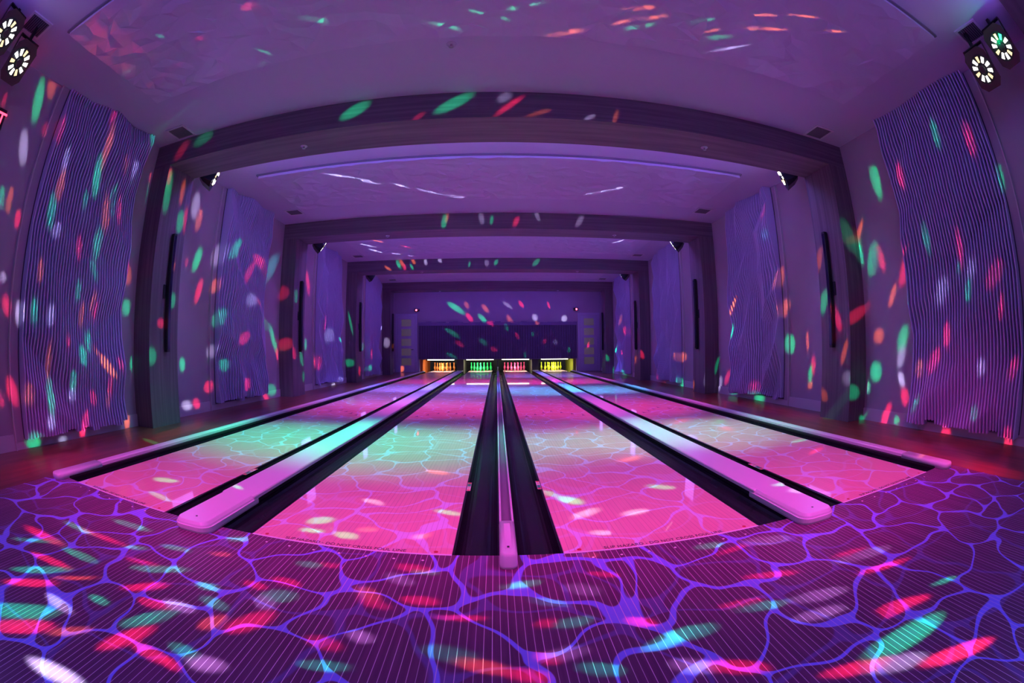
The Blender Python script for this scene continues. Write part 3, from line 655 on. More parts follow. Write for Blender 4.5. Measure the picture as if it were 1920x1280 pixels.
# fixture, point where the beam lands, long axis of its spot, half angles in degrees, colour, watts
BEAMS = [
 ('R0',-4.62,-0.21,3.37,-0.00,-0.29,0.96,2.067,0.598,'G',4199),('R0',-4.62,-0.09,3.58,-0.01,0.36,-0.93,1.186,0.612,'O',2346),('R0',-4.62,-0.17,2.85,-0.07,-0.39,0.92,1.534,0.566,'W',3276),
 ('R0',-4.62,-0.75,3.25,-0.00,-0.50,0.87,1.185,0.349,'R',2775),('R0',-4.62,0.06,3.12,-0.03,-0.18,0.98,0.715,0.298,'R',2352),('R0',-4.50,0.24,3.13,-0.03,-0.13,0.99,1.312,0.452,'R',3688),
 ('R0',-4.50,0.51,2.60,-0.07,-0.02,1.00,1.405,0.514,'O',3765),('R0',-4.50,0.49,2.87,-0.04,-0.03,1.00,1.255,0.448,'W',2807),('R0',-4.50,0.57,3.63,-0.03,0.10,-0.99,0.592,0.261,'G',3294),
 ('R0',-4.50,1.00,3.58,-0.05,-0.03,-1.00,0.885,0.326,'R',4355),('R0',-4.50,1.08,3.22,-0.02,-0.11,0.99,2.175,0.407,'O',3883),('R0',-4.50,1.06,2.85,-0.07,-0.11,0.99,2.049,0.555,'G',5345),
 ('R1',-4.50,1.43,3.17,-0.01,-0.07,1.00,1.434,0.432,'O',2859),('R1',-4.50,1.66,3.17,-0.02,-0.01,1.00,1.371,0.539,'W',2820),('R1',-4.50,1.41,2.65,-0.06,-0.10,0.99,1.549,0.415,'G',3852),
 ('R1',-4.50,1.56,2.56,-0.08,-0.06,1.00,1.463,0.425,'R',4782),('R1',-4.50,1.31,2.47,-0.09,-0.07,0.99,1.821,0.561,'O',3899),('R0',-4.50,0.45,2.30,-0.12,-0.10,0.99,1.509,0.503,'G',5209),
 ('R0',-4.50,0.95,2.54,-0.09,-0.04,1.00,0.930,0.305,'G',2910),('R0',-4.62,1.89,3.63,-0.02,-0.23,0.97,1.056,0.274,'G',4833),('R0',-4.62,-0.16,2.31,-0.11,-0.09,0.99,1.065,0.346,'O',2848),
 ('R0',-4.62,-0.28,2.31,-0.12,-0.30,0.95,0.875,0.340,'G',3785),('R0',-4.62,0.02,2.16,-0.13,-0.13,0.98,0.795,0.346,'R',4320),('R0',-4.50,0.58,2.12,-0.04,0.44,0.90,0.716,0.543,'W',2881),
 ('R1',-4.50,1.26,2.11,-0.11,-0.14,0.98,1.420,0.543,'G',5460),('R0',-4.50,0.41,1.68,-0.18,-0.00,0.98,0.964,0.343,'O',3409),('R0',-4.50,0.98,2.01,-0.16,-0.11,0.98,1.057,0.372,'R',4460),
 ('R1',-4.50,1.25,1.81,-0.07,-0.45,0.89,1.032,0.440,'G',3532),('R0',-4.50,1.04,1.55,-0.17,0.09,0.98,0.943,0.361,'G',3575),('R0',-4.50,0.19,1.29,-0.23,-0.07,0.97,0.902,0.464,'W',4951),
 ('R0',-4.50,0.37,1.29,-0.23,-0.05,0.97,1.090,0.404,'G',4493),('R0',-4.50,0.61,1.25,-0.21,0.08,0.97,0.868,0.479,'W',3042),('R0',-4.50,1.13,1.31,-0.19,0.13,0.97,1.033,0.360,'O',3135),
 ('R1',-4.50,1.30,1.44,-0.21,-0.06,0.98,0.958,0.377,'O',4127),('R1',-4.50,1.37,1.38,-0.22,-0.04,0.98,0.870,0.307,'R',4636),('R1',-4.62,2.03,1.46,-0.22,0.04,0.97,0.810,0.617,'G',5078),
 ('R1',-4.62,1.88,1.88,-0.14,-0.19,0.97,0.982,0.348,'R',4973),('R1',-4.62,2.01,1.86,-0.14,-0.20,0.97,0.944,0.626,'O',2970),('R1',-4.62,1.89,2.18,-0.12,-0.11,0.99,0.841,0.444,'W',2448),
 ('R0',-4.62,0.02,1.34,-0.23,-0.29,0.93,0.826,0.456,'R',4528),('R0',-4.62,-0.06,1.59,-0.20,-0.26,0.94,0.412,0.331,'W',2960),('R0',-4.50,0.90,1.02,-0.24,0.05,0.97,0.574,0.281,'R',4205),
 ('R1',-4.50,1.25,1.03,-0.24,-0.09,0.97,0.922,0.514,'G',5881),('R0',-4.50,1.15,0.87,-0.32,-0.27,0.91,0.931,0.497,'G',5956),('R0',-4.50,0.62,0.81,-0.26,0.08,0.96,1.351,0.270,'O',4212),
 ('R1',-4.50,1.77,0.76,-0.21,-0.38,0.90,0.744,0.312,'R',5844),('R1',-4.62,1.90,1.17,-0.25,0.06,0.97,0.727,0.339,'W',2609),('R0',-4.50,0.99,0.61,-0.26,0.15,0.95,0.881,0.348,'G',5487),
 ('R0',-4.50,0.97,0.47,-0.24,0.28,0.93,0.573,0.413,'W',4998),('R0',-4.50,0.62,0.47,-0.30,0.08,0.95,1.414,0.470,'G',5981),('R0',-4.50,0.28,0.50,-0.32,-0.18,0.93,0.807,0.650,'O',3198),
 ('R0',-4.62,0.10,0.54,-0.31,-0.31,0.90,1.120,0.506,'R',5943),('R0',-4.62,-0.06,0.49,-0.31,-0.07,0.95,0.617,0.321,'R',4857),('R1',-4.50,1.32,0.42,-0.25,-0.31,0.92,0.657,0.430,'R',5640),
 ('R1',-4.50,1.62,0.52,-0.30,-0.07,0.95,0.860,0.315,'R',5484),('R1',-4.50,1.58,0.37,-0.35,0.16,0.92,0.752,0.261,'O',3908),('R0',-4.50,1.15,0.17,-0.22,0.42,0.88,0.929,0.405,'R',6377),
 ('R0',-4.62,1.15,0.05,-0.22,0.44,0.87,0.547,0.412,'R',7199),('R0',-4.62,0.34,0.04,-0.14,-0.99,-0.01,0.854,0.480,'G',6322),('R0',-4.50,0.58,0.21,-0.24,0.42,0.88,0.591,0.454,'W',5016),
 ('R0',-4.62,0.81,-0.00,-0.19,-0.98,0.01,0.546,0.261,'W',2954),('R1',-4.62,1.98,0.07,-0.37,0.12,0.92,0.740,0.424,'O',5797),('L0',-4.62,2.20,0.15,0.96,0.28,0.08,1.238,0.969,'O',3264),
 ('R1',-4.28,2.43,1.28,0.07,-1.00,0.02,0.589,0.510,'R',9000),('R1',-4.28,2.25,0.87,-0.28,-0.06,0.96,0.857,0.742,'G',9000),('R1',-4.28,2.65,1.59,-0.21,0.10,0.97,0.846,0.623,'G',8572),
 ('R1',-4.28,2.62,2.06,-0.14,-0.18,0.97,0.865,0.319,'O',6055),('R1',-4.28,2.27,2.96,-0.04,-0.05,1.00,2.489,0.619,'G',7398),('R1',-4.28,2.23,3.20,-0.01,-0.09,1.00,1.328,0.418,'R',8129),
 ('R1',-4.28,2.59,3.05,-0.03,0.00,1.00,1.535,0.440,'O',5127),('R1',-4.28,2.65,2.65,-0.08,0.04,1.00,1.345,0.654,'G',8115),('R1',-4.28,2.76,2.70,-0.08,-0.04,1.00,1.624,0.338,'R',8091),
 ('R0',-4.11,2.20,3.49,-0.09,-0.15,-0.98,1.136,0.266,'R',9000),('R0',-3.74,2.20,3.57,-0.14,-0.25,-0.96,0.851,0.449,'G',9000),('R1',-4.62,3.34,3.12,-0.02,0.06,1.00,1.807,0.854,'W',2790),
 ('R1',-4.62,3.49,2.93,-0.04,0.21,0.98,1.588,0.598,'O',3270),('R1',-4.62,3.57,2.32,-0.08,0.40,0.91,1.793,0.676,'G',5239),('R1',-4.62,3.68,1.85,-0.13,0.39,0.91,1.705,0.573,'R',5374),
 ('R1',-4.62,3.30,2.23,-0.13,0.08,0.99,0.552,0.261,'R',3808),('R1',-4.62,3.29,0.74,-0.29,0.06,0.96,0.795,0.557,'G',6881),('R1',-4.62,3.36,0.14,-0.06,-1.00,0.06,1.001,0.538,'W',5644),
 ('R1',-4.62,3.61,0.14,-0.03,-1.00,-0.09,0.702,0.614,'R',6233),('R1',-4.49,4.44,2.64,-0.06,-0.71,-0.71,2.136,0.872,'G',4727),('R1',-4.49,5.06,2.35,-0.05,-0.59,-0.81,2.273,0.637,'R',3980),
 ('R1',-4.49,4.07,1.99,-0.05,0.62,0.78,1.167,0.696,'O',4291),('R1',-4.49,4.20,1.49,-0.03,0.77,0.64,1.417,0.873,'G',5444),('R1',-4.62,4.09,2.47,-0.04,0.43,0.90,1.704,0.995,'W',2405),
 ('R1',-4.49,5.12,1.84,-0.19,-0.96,-0.23,1.628,0.951,'W',2304),('R1',-4.49,4.89,1.15,0.10,0.92,0.38,1.477,0.767,'R',5285),('R1',-4.49,4.36,0.73,-0.17,-0.98,0.08,1.113,0.764,'G',5322),
 ('R1',-4.49,4.05,0.96,-0.03,-0.95,-0.30,1.093,0.794,'W',2569),('R1',-4.62,3.97,0.37,0.01,-0.95,-0.32,0.929,0.681,'R',6129),('R1',-4.49,5.05,0.35,-0.11,-0.95,-0.31,1.127,0.762,'R',5765),
 ('R2',-4.62,6.04,2.57,-0.18,0.71,0.68,4.016,1.383,'C',2196),('R2',-4.62,6.32,1.19,-0.12,-0.57,0.81,2.723,0.690,'G',4671),('R2',-4.62,5.88,1.43,0.25,-0.89,-0.37,1.389,0.958,'G',2607),
 ('R2',-4.62,6.19,0.16,0.10,-0.99,0.13,1.696,0.894,'G',4028),('R2',-4.62,5.92,0.03,-0.06,-0.83,0.55,1.067,0.465,'R',5922),('L1',-4.59,6.59,2.15,-0.98,-0.19,-0.07,3.694,2.749,'R',811),
 ('L1',-4.46,6.59,1.08,-0.99,-0.15,-0.04,3.395,1.868,'R',1469),('R2',-4.28,6.63,0.92,-0.14,-0.66,0.73,1.452,0.762,'R',9000),('R2',-4.28,7.04,0.78,-0.24,-0.46,0.86,1.355,0.675,'G',8336),
 ('R2',-4.28,6.72,2.09,-0.13,-0.10,0.99,1.191,0.718,'G',6834),('R2',-4.28,7.14,0.39,-0.33,0.05,0.94,0.841,0.492,'G',9000),('R2',-4.62,8.00,1.10,-0.25,0.02,0.97,1.033,0.534,'G',4606),
 ('R2',-4.62,8.05,2.58,-0.10,-0.35,0.93,2.497,0.831,'R',4239),('R2',-4.49,8.95,1.67,-0.25,-0.52,0.82,1.632,0.886,'R',5446),('R2',-4.49,9.30,1.36,-0.12,-0.93,-0.35,1.659,1.489,'W',3103),
 ('R2',-4.49,8.55,0.65,-0.32,-0.45,0.83,1.503,0.815,'R',6865),('R3',-4.62,10.28,1.18,-0.05,-0.69,0.72,1.665,0.910,'G',4248),('R3',-4.62,9.84,0.05,0.17,-0.97,0.16,1.320,0.656,'W',5474),
 ('L2',-4.50,10.98,0.58,-0.99,-0.08,0.10,2.630,1.485,'G',2157),('R3',-4.49,12.54,1.11,-0.07,-1.00,-0.04,2.109,1.028,'G',5489),('R3',-4.49,13.18,1.46,-0.20,0.09,0.98,1.551,1.131,'R',6474),
 ('R3',-4.49,13.18,0.80,-0.21,0.38,0.90,1.208,1.098,'R',5781),('R3',-4.49,13.09,0.34,-0.13,-0.99,-0.03,1.630,0.721,'G',6034),('R3',-4.28,11.32,0.33,-0.34,0.03,0.94,1.177,0.935,'R',8769),
 ('L2',-4.46,10.98,1.79,-0.29,0.34,0.89,6.019,0.658,'G',1378),('L3',-1.82,17.50,2.81,-0.75,0.34,0.57,4.957,1.429,'G',2705),('L3',-1.23,17.50,2.39,-0.45,0.35,0.82,2.571,1.054,'R',3100),
 ('L3',-0.65,17.50,2.33,-0.52,0.43,0.74,2.662,1.006,'G',3533),('L3',-0.25,17.50,2.10,-0.52,0.49,0.70,1.693,0.976,'R',3941),('L3',-1.35,17.50,2.93,-0.32,0.21,0.92,1.848,1.044,'O',1340),
 ('L3',-0.53,17.50,2.78,-0.45,0.35,0.82,2.248,0.972,'O',2259),('L3',-1.94,17.50,1.69,-0.79,0.41,0.46,3.932,1.122,'G',2383),('L3',-1.63,17.50,1.22,-0.77,0.48,0.42,2.247,1.076,'R',2970),
 ('L3',-0.58,17.50,1.29,-0.56,0.56,0.61,1.924,1.001,'G',3251),('L3',-0.12,17.50,0.96,-0.62,0.62,0.48,1.355,0.961,'R',4175),('R3',1.04,17.50,2.96,-0.45,-0.18,0.88,1.942,0.750,'R',3145),
 ('R3',0.45,17.50,2.91,-0.63,-0.35,0.69,2.424,0.724,'W',1636),('R3',2.26,17.50,2.91,-0.30,-0.02,0.96,1.884,0.575,'R',2508),('R3',1.64,17.50,2.37,-0.32,0.02,0.95,1.792,1.302,'W',2083),
 ('R3',2.94,17.50,2.32,-0.29,-0.21,-0.93,1.883,1.517,'W',2176),('R3',1.69,17.50,2.11,-0.45,0.00,0.89,1.127,1.032,'O',2111),('R3',0.52,17.50,2.30,-0.42,-0.10,0.90,2.087,0.886,'O',1989),
 ('R3',0.33,17.50,1.91,-0.38,-0.02,0.93,1.933,0.626,'G',3215),('R3',0.82,17.50,1.56,-0.53,-0.03,0.85,1.872,0.658,'R',3323),('R3',2.03,17.50,1.31,-0.24,-0.40,-0.89,1.369,0.823,'R',2749),
 ('R3',1.49,17.50,1.62,-0.20,0.20,0.96,1.060,0.748,'G',2305),('R3',2.50,17.50,1.26,-0.66,0.10,0.75,1.258,1.056,'W',1562),('R3',3.12,17.50,0.91,-0.31,0.33,0.89,1.359,0.842,'G',2357),
 ('R3',1.14,17.50,0.69,-0.38,0.22,0.90,1.249,0.658,'G',3177),('L3',-1.99,17.50,0.69,-0.85,0.43,0.29,2.681,0.778,'G',2460),('L3',-4.42,15.37,1.27,-0.18,0.48,0.86,3.039,2.421,'W',1636),
 ('L3',-4.30,17.50,0.10,-0.74,-0.36,-0.56,1.834,1.316,'O',3333),('L3',4.62,14.81,0.67,-0.20,0.91,0.36,2.142,0.494,'R',4933),('R3',4.01,17.50,1.14,-0.20,-0.35,-0.92,1.669,0.600,'R',2440),
 ('L2',-3.30,10.98,3.41,-0.81,0.14,0.57,2.575,0.664,'O',1374),('L2',-2.96,10.98,3.51,-0.45,0.08,0.89,3.072,0.950,'G',1771),('L2',-2.88,10.98,3.57,-0.49,0.08,0.87,2.754,0.933,'O',1509),
 ('L2',-2.79,10.98,3.44,-0.33,0.07,0.94,2.117,0.929,'R',1686),('L2',-2.56,10.98,3.43,-0.47,0.15,0.87,1.897,0.592,'G',1798),('L2',-2.51,10.98,3.59,-0.47,0.12,0.87,1.902,0.871,'O',1835),
 ('L2',-2.14,10.98,3.56,-0.21,0.03,0.98,1.578,0.801,'W',2261),('L2',-1.71,10.98,3.60,-0.33,0.13,0.94,1.295,0.718,'W',2440),('L2',-0.32,10.98,3.50,-0.09,0.04,0.99,1.440,0.639,'W',1976),
 ('L2',-0.83,10.98,3.47,-0.07,0.11,-0.99,1.281,0.377,'G',2848),('L2',-0.05,10.98,3.52,-0.17,0.25,-0.95,1.222,0.483,'G',4432),('R2',1.13,10.98,3.52,-0.45,-0.31,-0.84,2.089,0.879,'G',1958),
 ('L1',-1.07,6.59,3.49,-0.04,0.08,-1.00,2.185,0.677,'G',3207),('L1',-1.02,6.59,3.56,-0.08,0.13,-0.99,1.456,0.406,'O',2686),('L1',-0.33,6.59,3.53,-0.11,0.06,0.99,1.668,0.536,'W',1995),
 ('L1',-0.13,6.59,3.50,-0.02,0.07,-1.00,1.273,0.305,'G',3907),('R1',0.35,6.59,3.47,-0.19,-0.16,-0.97,1.570,0.558,'R',3913),('R1',0.77,6.59,3.58,-0.11,-0.17,0.98,1.437,0.513,'W',1646),
 ('R1',1.62,6.59,3.50,-0.38,-0.21,-0.90,2.303,0.804,'W',923),('L0',-1.58,2.20,3.52,-0.61,0.53,-0.59,2.720,1.298,'G',2285),('L0',-0.49,2.20,3.51,-0.45,0.57,-0.68,2.606,0.892,'G',4195),
 ('R0',0.09,2.20,3.47,-0.37,-0.40,-0.84,2.449,0.355,'R',4624),('R0',0.04,2.20,3.58,-0.30,-0.28,-0.91,1.059,0.582,'W',2167),('L0',-0.85,2.20,3.36,-0.40,0.44,-0.81,1.105,0.392,'R',1756),
 ('R0',0.39,2.20,3.38,-0.56,-0.62,-0.55,1.510,0.378,'O',1812),('R0',0.93,2.20,3.36,-0.52,-0.48,-0.70,0.974,0.375,'W',1674),('R0',1.22,2.20,3.40,-0.23,-0.14,-0.96,1.672,0.313,'O',1208),
 ('L0',4.41,2.20,2.35,-0.07,-0.10,-0.99,1.695,0.373,'G',9000),('L0',4.62,2.19,2.16,-0.06,-0.16,-0.98,1.427,0.408,'G',9000),('R0',4.42,2.20,1.32,-0.94,-0.07,-0.34,5.565,1.291,'R',1323),
 ('R0',4.32,2.20,0.36,-0.99,0.11,-0.01,2.822,1.219,'G',2315),('L1',4.28,2.26,0.53,-0.02,-0.98,0.20,0.820,0.749,'W',3051),('L1',4.28,2.74,0.29,-0.27,-0.71,-0.65,0.776,0.545,'O',5317),
 ('L1',4.28,2.45,1.29,-0.25,-0.32,-0.92,1.356,0.560,'R',8857),('L1',4.28,2.76,2.09,-0.12,0.46,-0.88,1.611,0.525,'O',5303),('L1',4.28,2.72,1.53,-0.17,0.46,-0.87,1.428,0.698,'G',7855),
 ('L1',4.28,2.32,0.86,-0.23,0.40,-0.89,1.317,0.351,'O',7564),('L1',4.62,3.45,0.53,-0.31,0.21,-0.93,1.028,0.441,'G',5433),('L1',4.62,3.37,0.66,-0.30,-0.03,-0.95,1.062,0.444,'R',5898),
 ('L1',4.62,3.45,0.37,-0.32,-0.11,-0.94,0.498,0.448,'O',5526),('L1',4.62,3.99,0.98,-0.26,-0.06,-0.96,1.162,1.003,'G',6332),('L1',4.62,4.07,1.56,-0.23,0.46,-0.86,1.279,0.749,'O',4552),
 ('L1',4.49,4.13,2.07,-0.18,0.39,-0.90,1.681,0.671,'O',3346),('L1',4.49,4.27,3.22,-0.09,0.55,-0.83,1.090,0.579,'R',2796),('L1',4.49,4.27,2.82,-0.12,0.44,-0.89,0.959,0.721,'C',2342),
 ('L1',4.62,3.53,1.02,-0.26,0.01,-0.97,1.104,0.347,'O',4678),('R1',4.59,6.59,0.57,-0.40,-0.52,-0.75,2.361,0.838,'G',2239),('R1',4.62,6.59,1.13,-0.44,-0.41,-0.79,2.251,0.665,'O',1802),
 ('L2',4.62,6.19,0.34,-0.15,0.66,-0.74,1.411,0.597,'R',4516),('L2',4.62,5.89,0.08,-0.13,-0.98,0.14,1.389,0.474,'G',5896),('L1',4.62,4.92,0.04,0.19,-0.98,-0.07,1.398,0.525,'G',6071),
 ('L1',4.49,4.93,0.24,0.26,-0.96,0.14,1.183,0.864,'R',3482),('L2',4.62,6.52,0.18,-0.26,0.44,-0.86,1.318,0.726,'W',3402),('L2',4.62,5.94,1.17,-0.07,0.65,-0.76,1.463,0.609,'W',2649),
 ('L1',4.62,1.64,3.04,-0.04,-0.06,-1.00,2.549,0.687,'G',4618),('L1',4.62,1.95,2.02,-0.09,0.38,-0.92,1.742,0.777,'G',3955),('L1',4.62,1.79,1.99,-0.18,-0.18,-0.97,1.406,0.414,'R',4985),
 ('L1',4.62,1.37,1.83,-0.05,0.50,-0.86,2.001,0.585,'R',4634),('L1',4.62,1.65,1.52,-0.10,0.51,-0.86,1.148,0.378,'O',4134),('L1',4.62,1.94,1.05,0.05,-0.81,0.58,0.791,0.709,'O',4228),
 ('L1',4.62,1.50,1.01,-0.14,0.49,-0.86,1.307,0.643,'G',4880),('L1',4.62,1.53,0.80,-0.19,0.40,-0.90,1.047,0.511,'W',3858),('L1',4.62,1.28,1.30,-0.19,0.20,-0.96,1.177,0.367,'G',5901),
 ('L1',4.62,2.00,0.61,-0.24,0.37,-0.90,0.953,0.828,'G',6589),('L1',4.62,1.52,0.53,-0.34,-0.29,-0.89,0.686,0.453,'W',6226),('L1',4.62,1.44,0.33,-0.35,-0.17,-0.92,0.753,0.600,'R',6965),
 ('L1',4.62,1.75,0.08,-0.29,0.34,-0.90,1.279,0.450,'R',7046),('L1',4.62,1.55,0.04,-0.06,-0.96,0.27,0.461,0.424,'G',3571),('L1',4.62,2.14,0.41,-0.32,-0.02,-0.95,0.629,0.346,'G',5016),
 ('R0',4.57,2.20,-0.00,-0.98,0.20,-0.00,0.806,0.481,'G',3125),('L0',4.62,0.70,-0.01,-0.22,-0.52,-0.83,0.569,0.526,'R',8276),('L0',4.62,-0.26,0.03,-0.35,0.39,-0.85,0.608,0.489,'R',7943),
 ('L0',4.50,1.16,0.27,-0.39,0.37,-0.85,0.805,0.269,'G',6940),('L0',4.50,0.24,0.25,-0.29,-0.26,-0.92,0.575,0.379,'G',6041),('L0',4.62,2.17,2.38,-0.27,0.52,-0.81,1.579,0.331,'O',4495),
 ('L0',4.50,0.33,3.13,-0.02,0.04,-1.00,1.502,0.445,'G',4184),('L0',4.50,-0.14,2.92,-0.04,0.08,-1.00,1.529,0.569,'R',4570),('L0',4.50,1.08,2.85,-0.05,0.02,-1.00,1.350,0.465,'R',4893),
 ('L0',4.50,0.40,1.90,-0.16,0.03,-0.99,1.571,0.343,'R',5318),('L0',4.50,0.89,2.08,-0.13,-0.02,-0.99,1.352,0.362,'G',4937),('L0',4.50,0.34,1.45,-0.22,0.11,-0.97,0.872,0.401,'G',4459),
 ('L0',4.50,-0.07,1.56,-0.21,0.66,-0.72,1.366,0.704,'R',3868),('L0',4.50,-0.13,1.26,-0.24,0.22,-0.95,0.985,0.261,'R',5426),('L0',4.50,0.70,1.03,-0.25,-0.01,-0.97,1.061,0.408,'R',6782),
 ('L0',4.50,0.91,0.77,-0.34,0.46,-0.82,1.186,0.592,'R',5411),('L0',4.50,0.18,0.70,-0.31,0.35,-0.88,0.676,0.504,'W',4190),('L0',4.50,-0.27,0.70,-0.29,0.38,-0.88,0.986,0.481,'R',4642),
 ('L0',4.50,1.14,0.68,-0.26,-0.12,-0.96,0.782,0.421,'O',3882),('L0',4.50,0.74,1.51,-0.26,0.50,-0.83,1.277,0.735,'W',2018),('L0',4.50,-0.40,2.46,-0.10,0.12,-0.99,1.230,0.338,'G',3210),
 ('L0',4.50,0.26,1.68,-0.22,0.44,-0.87,0.920,0.520,'W',1945),('L0',4.50,0.46,1.70,-0.18,0.02,-0.98,0.545,0.273,'G',3923),('L3',4.49,13.18,1.55,0.14,-0.99,-0.08,2.232,1.406,'R',5441),
 ('L3',4.62,14.65,0.93,-0.38,0.83,-0.42,1.773,0.753,'G',5934),('L3',4.49,13.48,0.78,0.16,-0.98,-0.09,1.118,0.910,'R',5355),('R3',4.62,15.37,0.10,-0.15,-0.65,-0.74,1.490,0.685,'G',3990),
 ('L3',4.49,13.62,0.12,0.19,-0.98,-0.03,2.761,0.440,'G',6938),('R3',4.31,15.37,0.62,-0.73,0.46,0.51,2.243,1.365,'G',2360),('L3',4.62,14.72,2.27,-0.24,0.41,-0.88,2.097,1.158,'G',4968),
 ('R2',4.32,10.98,0.78,-0.46,0.55,0.70,1.986,1.162,'R',2702),('L3',4.28,11.56,0.59,-0.08,0.94,-0.35,2.082,0.719,'O',8480),('L3',4.62,10.23,1.35,-0.20,0.12,-0.97,1.125,0.716,'R',5782),
 ('L2',4.62,8.48,0.71,0.18,-0.95,0.24,1.494,0.905,'O',5370),('L2',4.62,8.54,0.07,-0.09,-0.85,-0.53,0.825,0.814,'G',6910),('L3',4.62,9.74,0.05,-0.08,-0.91,0.40,0.647,0.536,'R',6129),
 ('L2',4.28,7.18,0.11,-0.33,0.34,-0.88,0.894,0.454,'O',8961),('L3',4.49,13.77,2.00,-0.26,0.86,-0.44,2.319,1.271,'O',3497),('L0',-2.02,-1.07,-0.00,-0.53,-0.80,-0.28,3.354,0.601,'G',2410),
 ('L0',-1.95,-1.19,-0.00,-0.55,-0.79,-0.27,3.002,0.614,'R',2495),('L0',-1.78,-1.37,-0.00,-0.53,-0.81,-0.24,3.523,0.882,'G',2986),('L0',-1.68,-1.43,0.00,-0.48,-0.85,-0.20,2.983,0.707,'R',3140),
 ('L0',-1.69,-1.17,0.00,-0.82,-0.10,-0.57,1.608,0.594,'W',1945),('L0',-2.38,-0.82,-0.00,-0.89,-0.14,-0.44,3.786,0.836,'R',1878),('L0',-2.06,-0.96,0.00,-0.83,-0.27,-0.49,2.726,0.588,'R',2126),
 ('L0',-2.06,-0.54,0.00,-0.86,-0.05,-0.51,3.522,0.461,'R',1912),('L0',-2.33,-0.89,0.00,-0.63,-0.71,-0.32,3.604,0.421,'G',1697),('L0',-2.27,-0.57,0.00,-0.88,-0.04,-0.47,2.876,0.492,'G',1977),
 ('L0',-2.03,-0.30,0.00,-0.86,-0.01,-0.52,2.723,0.651,'G',2232),('L0',-1.98,-0.79,0.00,-0.84,-0.15,-0.52,2.288,0.597,'G',2200),('L0',-1.51,-0.60,0.00,-0.62,-0.57,-0.53,2.253,0.563,'G',3020),
 ('L0',-1.64,-0.60,0.00,-0.78,-0.22,-0.58,1.558,0.388,'R',2560),('L0',-1.78,-0.50,-0.00,-0.70,-0.47,-0.53,1.174,0.356,'G',2428),('L0',-1.58,-0.37,-0.00,-0.80,-0.08,-0.60,1.441,0.423,'G',2375),
 ('L0',-1.46,-0.77,0.00,-0.47,-0.79,-0.40,1.829,0.541,'R',3056),('L0',-1.80,-0.96,0.00,-0.54,-0.77,-0.34,2.202,0.270,'O',2102),('L0',-1.56,-1.00,0.00,-0.79,-0.19,-0.58,0.912,0.485,'G',2637),
 ('L0',-1.33,-0.85,0.00,-0.74,-0.29,-0.61,1.157,0.551,'R',3241),('L0',-1.23,-0.80,0.00,-0.76,0.00,-0.65,1.062,0.575,'W',3058),('L0',-1.28,-0.95,0.00,-0.31,-0.92,-0.24,2.119,0.531,'G',3652),
 ('L0',-1.27,-1.11,0.00,-0.23,-0.96,-0.13,2.271,0.531,'R',3674),('L0',-1.21,-0.60,0.00,-0.76,0.06,-0.65,0.739,0.522,'G',3452),('L0',-1.11,-0.70,0.00,-0.71,0.34,-0.61,1.050,0.516,'G',2876),
 ('L0',-1.02,-0.49,0.00,-0.72,0.30,-0.62,0.794,0.403,'R',3032),('L0',-0.91,-0.41,0.00,-0.71,0.35,-0.62,0.881,0.476,'R',3199),('L0',-0.89,-0.53,0.00,-0.48,-0.70,-0.53,0.909,0.740,'G',3203),
 ('L0',-0.92,-0.60,0.00,0.39,-0.87,0.29,0.904,0.548,'W',1970),('L0',-1.04,-0.82,0.00,-0.15,-0.98,-0.16,1.093,0.472,'O',2967),('L0',-0.91,-0.75,0.00,-0.23,-0.94,-0.26,1.719,0.602,'R',3945),
 ('L0',-1.14,-1.12,0.00,-0.75,-0.00,-0.66,1.122,0.524,'R',3205),('L0',-1.04,-1.12,0.00,-0.69,0.32,-0.65,0.647,0.379,'R',3347),('L0',-1.04,-1.03,0.00,-0.74,0.04,-0.67,0.867,0.478,'G',2603),
 ('L0',-0.93,-1.05,0.00,-0.60,-0.59,-0.54,0.917,0.622,'W',3517),('L0',-1.36,-1.48,0.00,-0.71,-0.52,-0.48,1.973,0.648,'W',4944),('L0',-0.61,-0.77,0.00,-0.63,0.45,-0.63,0.801,0.534,'R',2261),
 ('L0',-0.57,-0.89,0.00,-0.65,-0.33,-0.69,0.873,0.387,'G',4621),('L0',-1.33,-0.30,0.00,-0.74,-0.19,-0.64,0.802,0.413,'O',2006),('L0',-1.49,-1.26,0.00,-0.42,-0.88,-0.22,1.843,0.381,'O',1524),
 ('L0',-1.35,-0.10,-0.00,-0.64,-0.44,-0.63,0.811,0.609,'G',3059),('L0',-0.88,-0.22,-0.00,-0.73,0.18,-0.66,0.767,0.418,'G',3719),('L0',-0.78,-0.20,0.00,-0.71,0.27,-0.65,0.603,0.406,'R',2598),
 ('L0',-0.41,-0.15,0.00,-0.63,0.52,-0.57,0.891,0.477,'R',4114),('L0',-0.36,-0.18,0.00,-0.67,0.31,-0.68,0.638,0.286,'G',4724),('L0',-0.45,-0.26,0.00,-0.49,0.79,-0.38,0.929,0.444,'W',2002),
 ('L0',-0.55,-0.40,0.00,-0.44,0.84,-0.33,0.916,0.402,'O',3311),('L0',-0.34,-0.42,0.00,-0.65,0.31,-0.69,0.775,0.471,'R',4171),('L0',-0.18,-0.53,0.00,-0.65,0.08,-0.76,0.836,0.261,'R',5573),
 ('L0',-0.50,-0.70,0.00,0.32,-0.90,0.29,0.580,0.422,'W',3814),('R0',0.05,-0.28,0.00,-0.58,-0.53,0.62,0.826,0.343,'G',5341),('R0',0.28,-0.35,0.00,-0.34,0.79,0.51,0.831,0.562,'W',1599),
 ('R0',0.14,-0.43,0.00,-0.49,0.57,0.66,0.725,0.318,'C',3387),('R0',0.21,-0.58,0.00,-0.58,-0.51,0.63,0.695,0.419,'G',4896),('R0',0.12,-0.57,0.00,-0.47,-0.73,0.50,0.508,0.342,'R',3404),
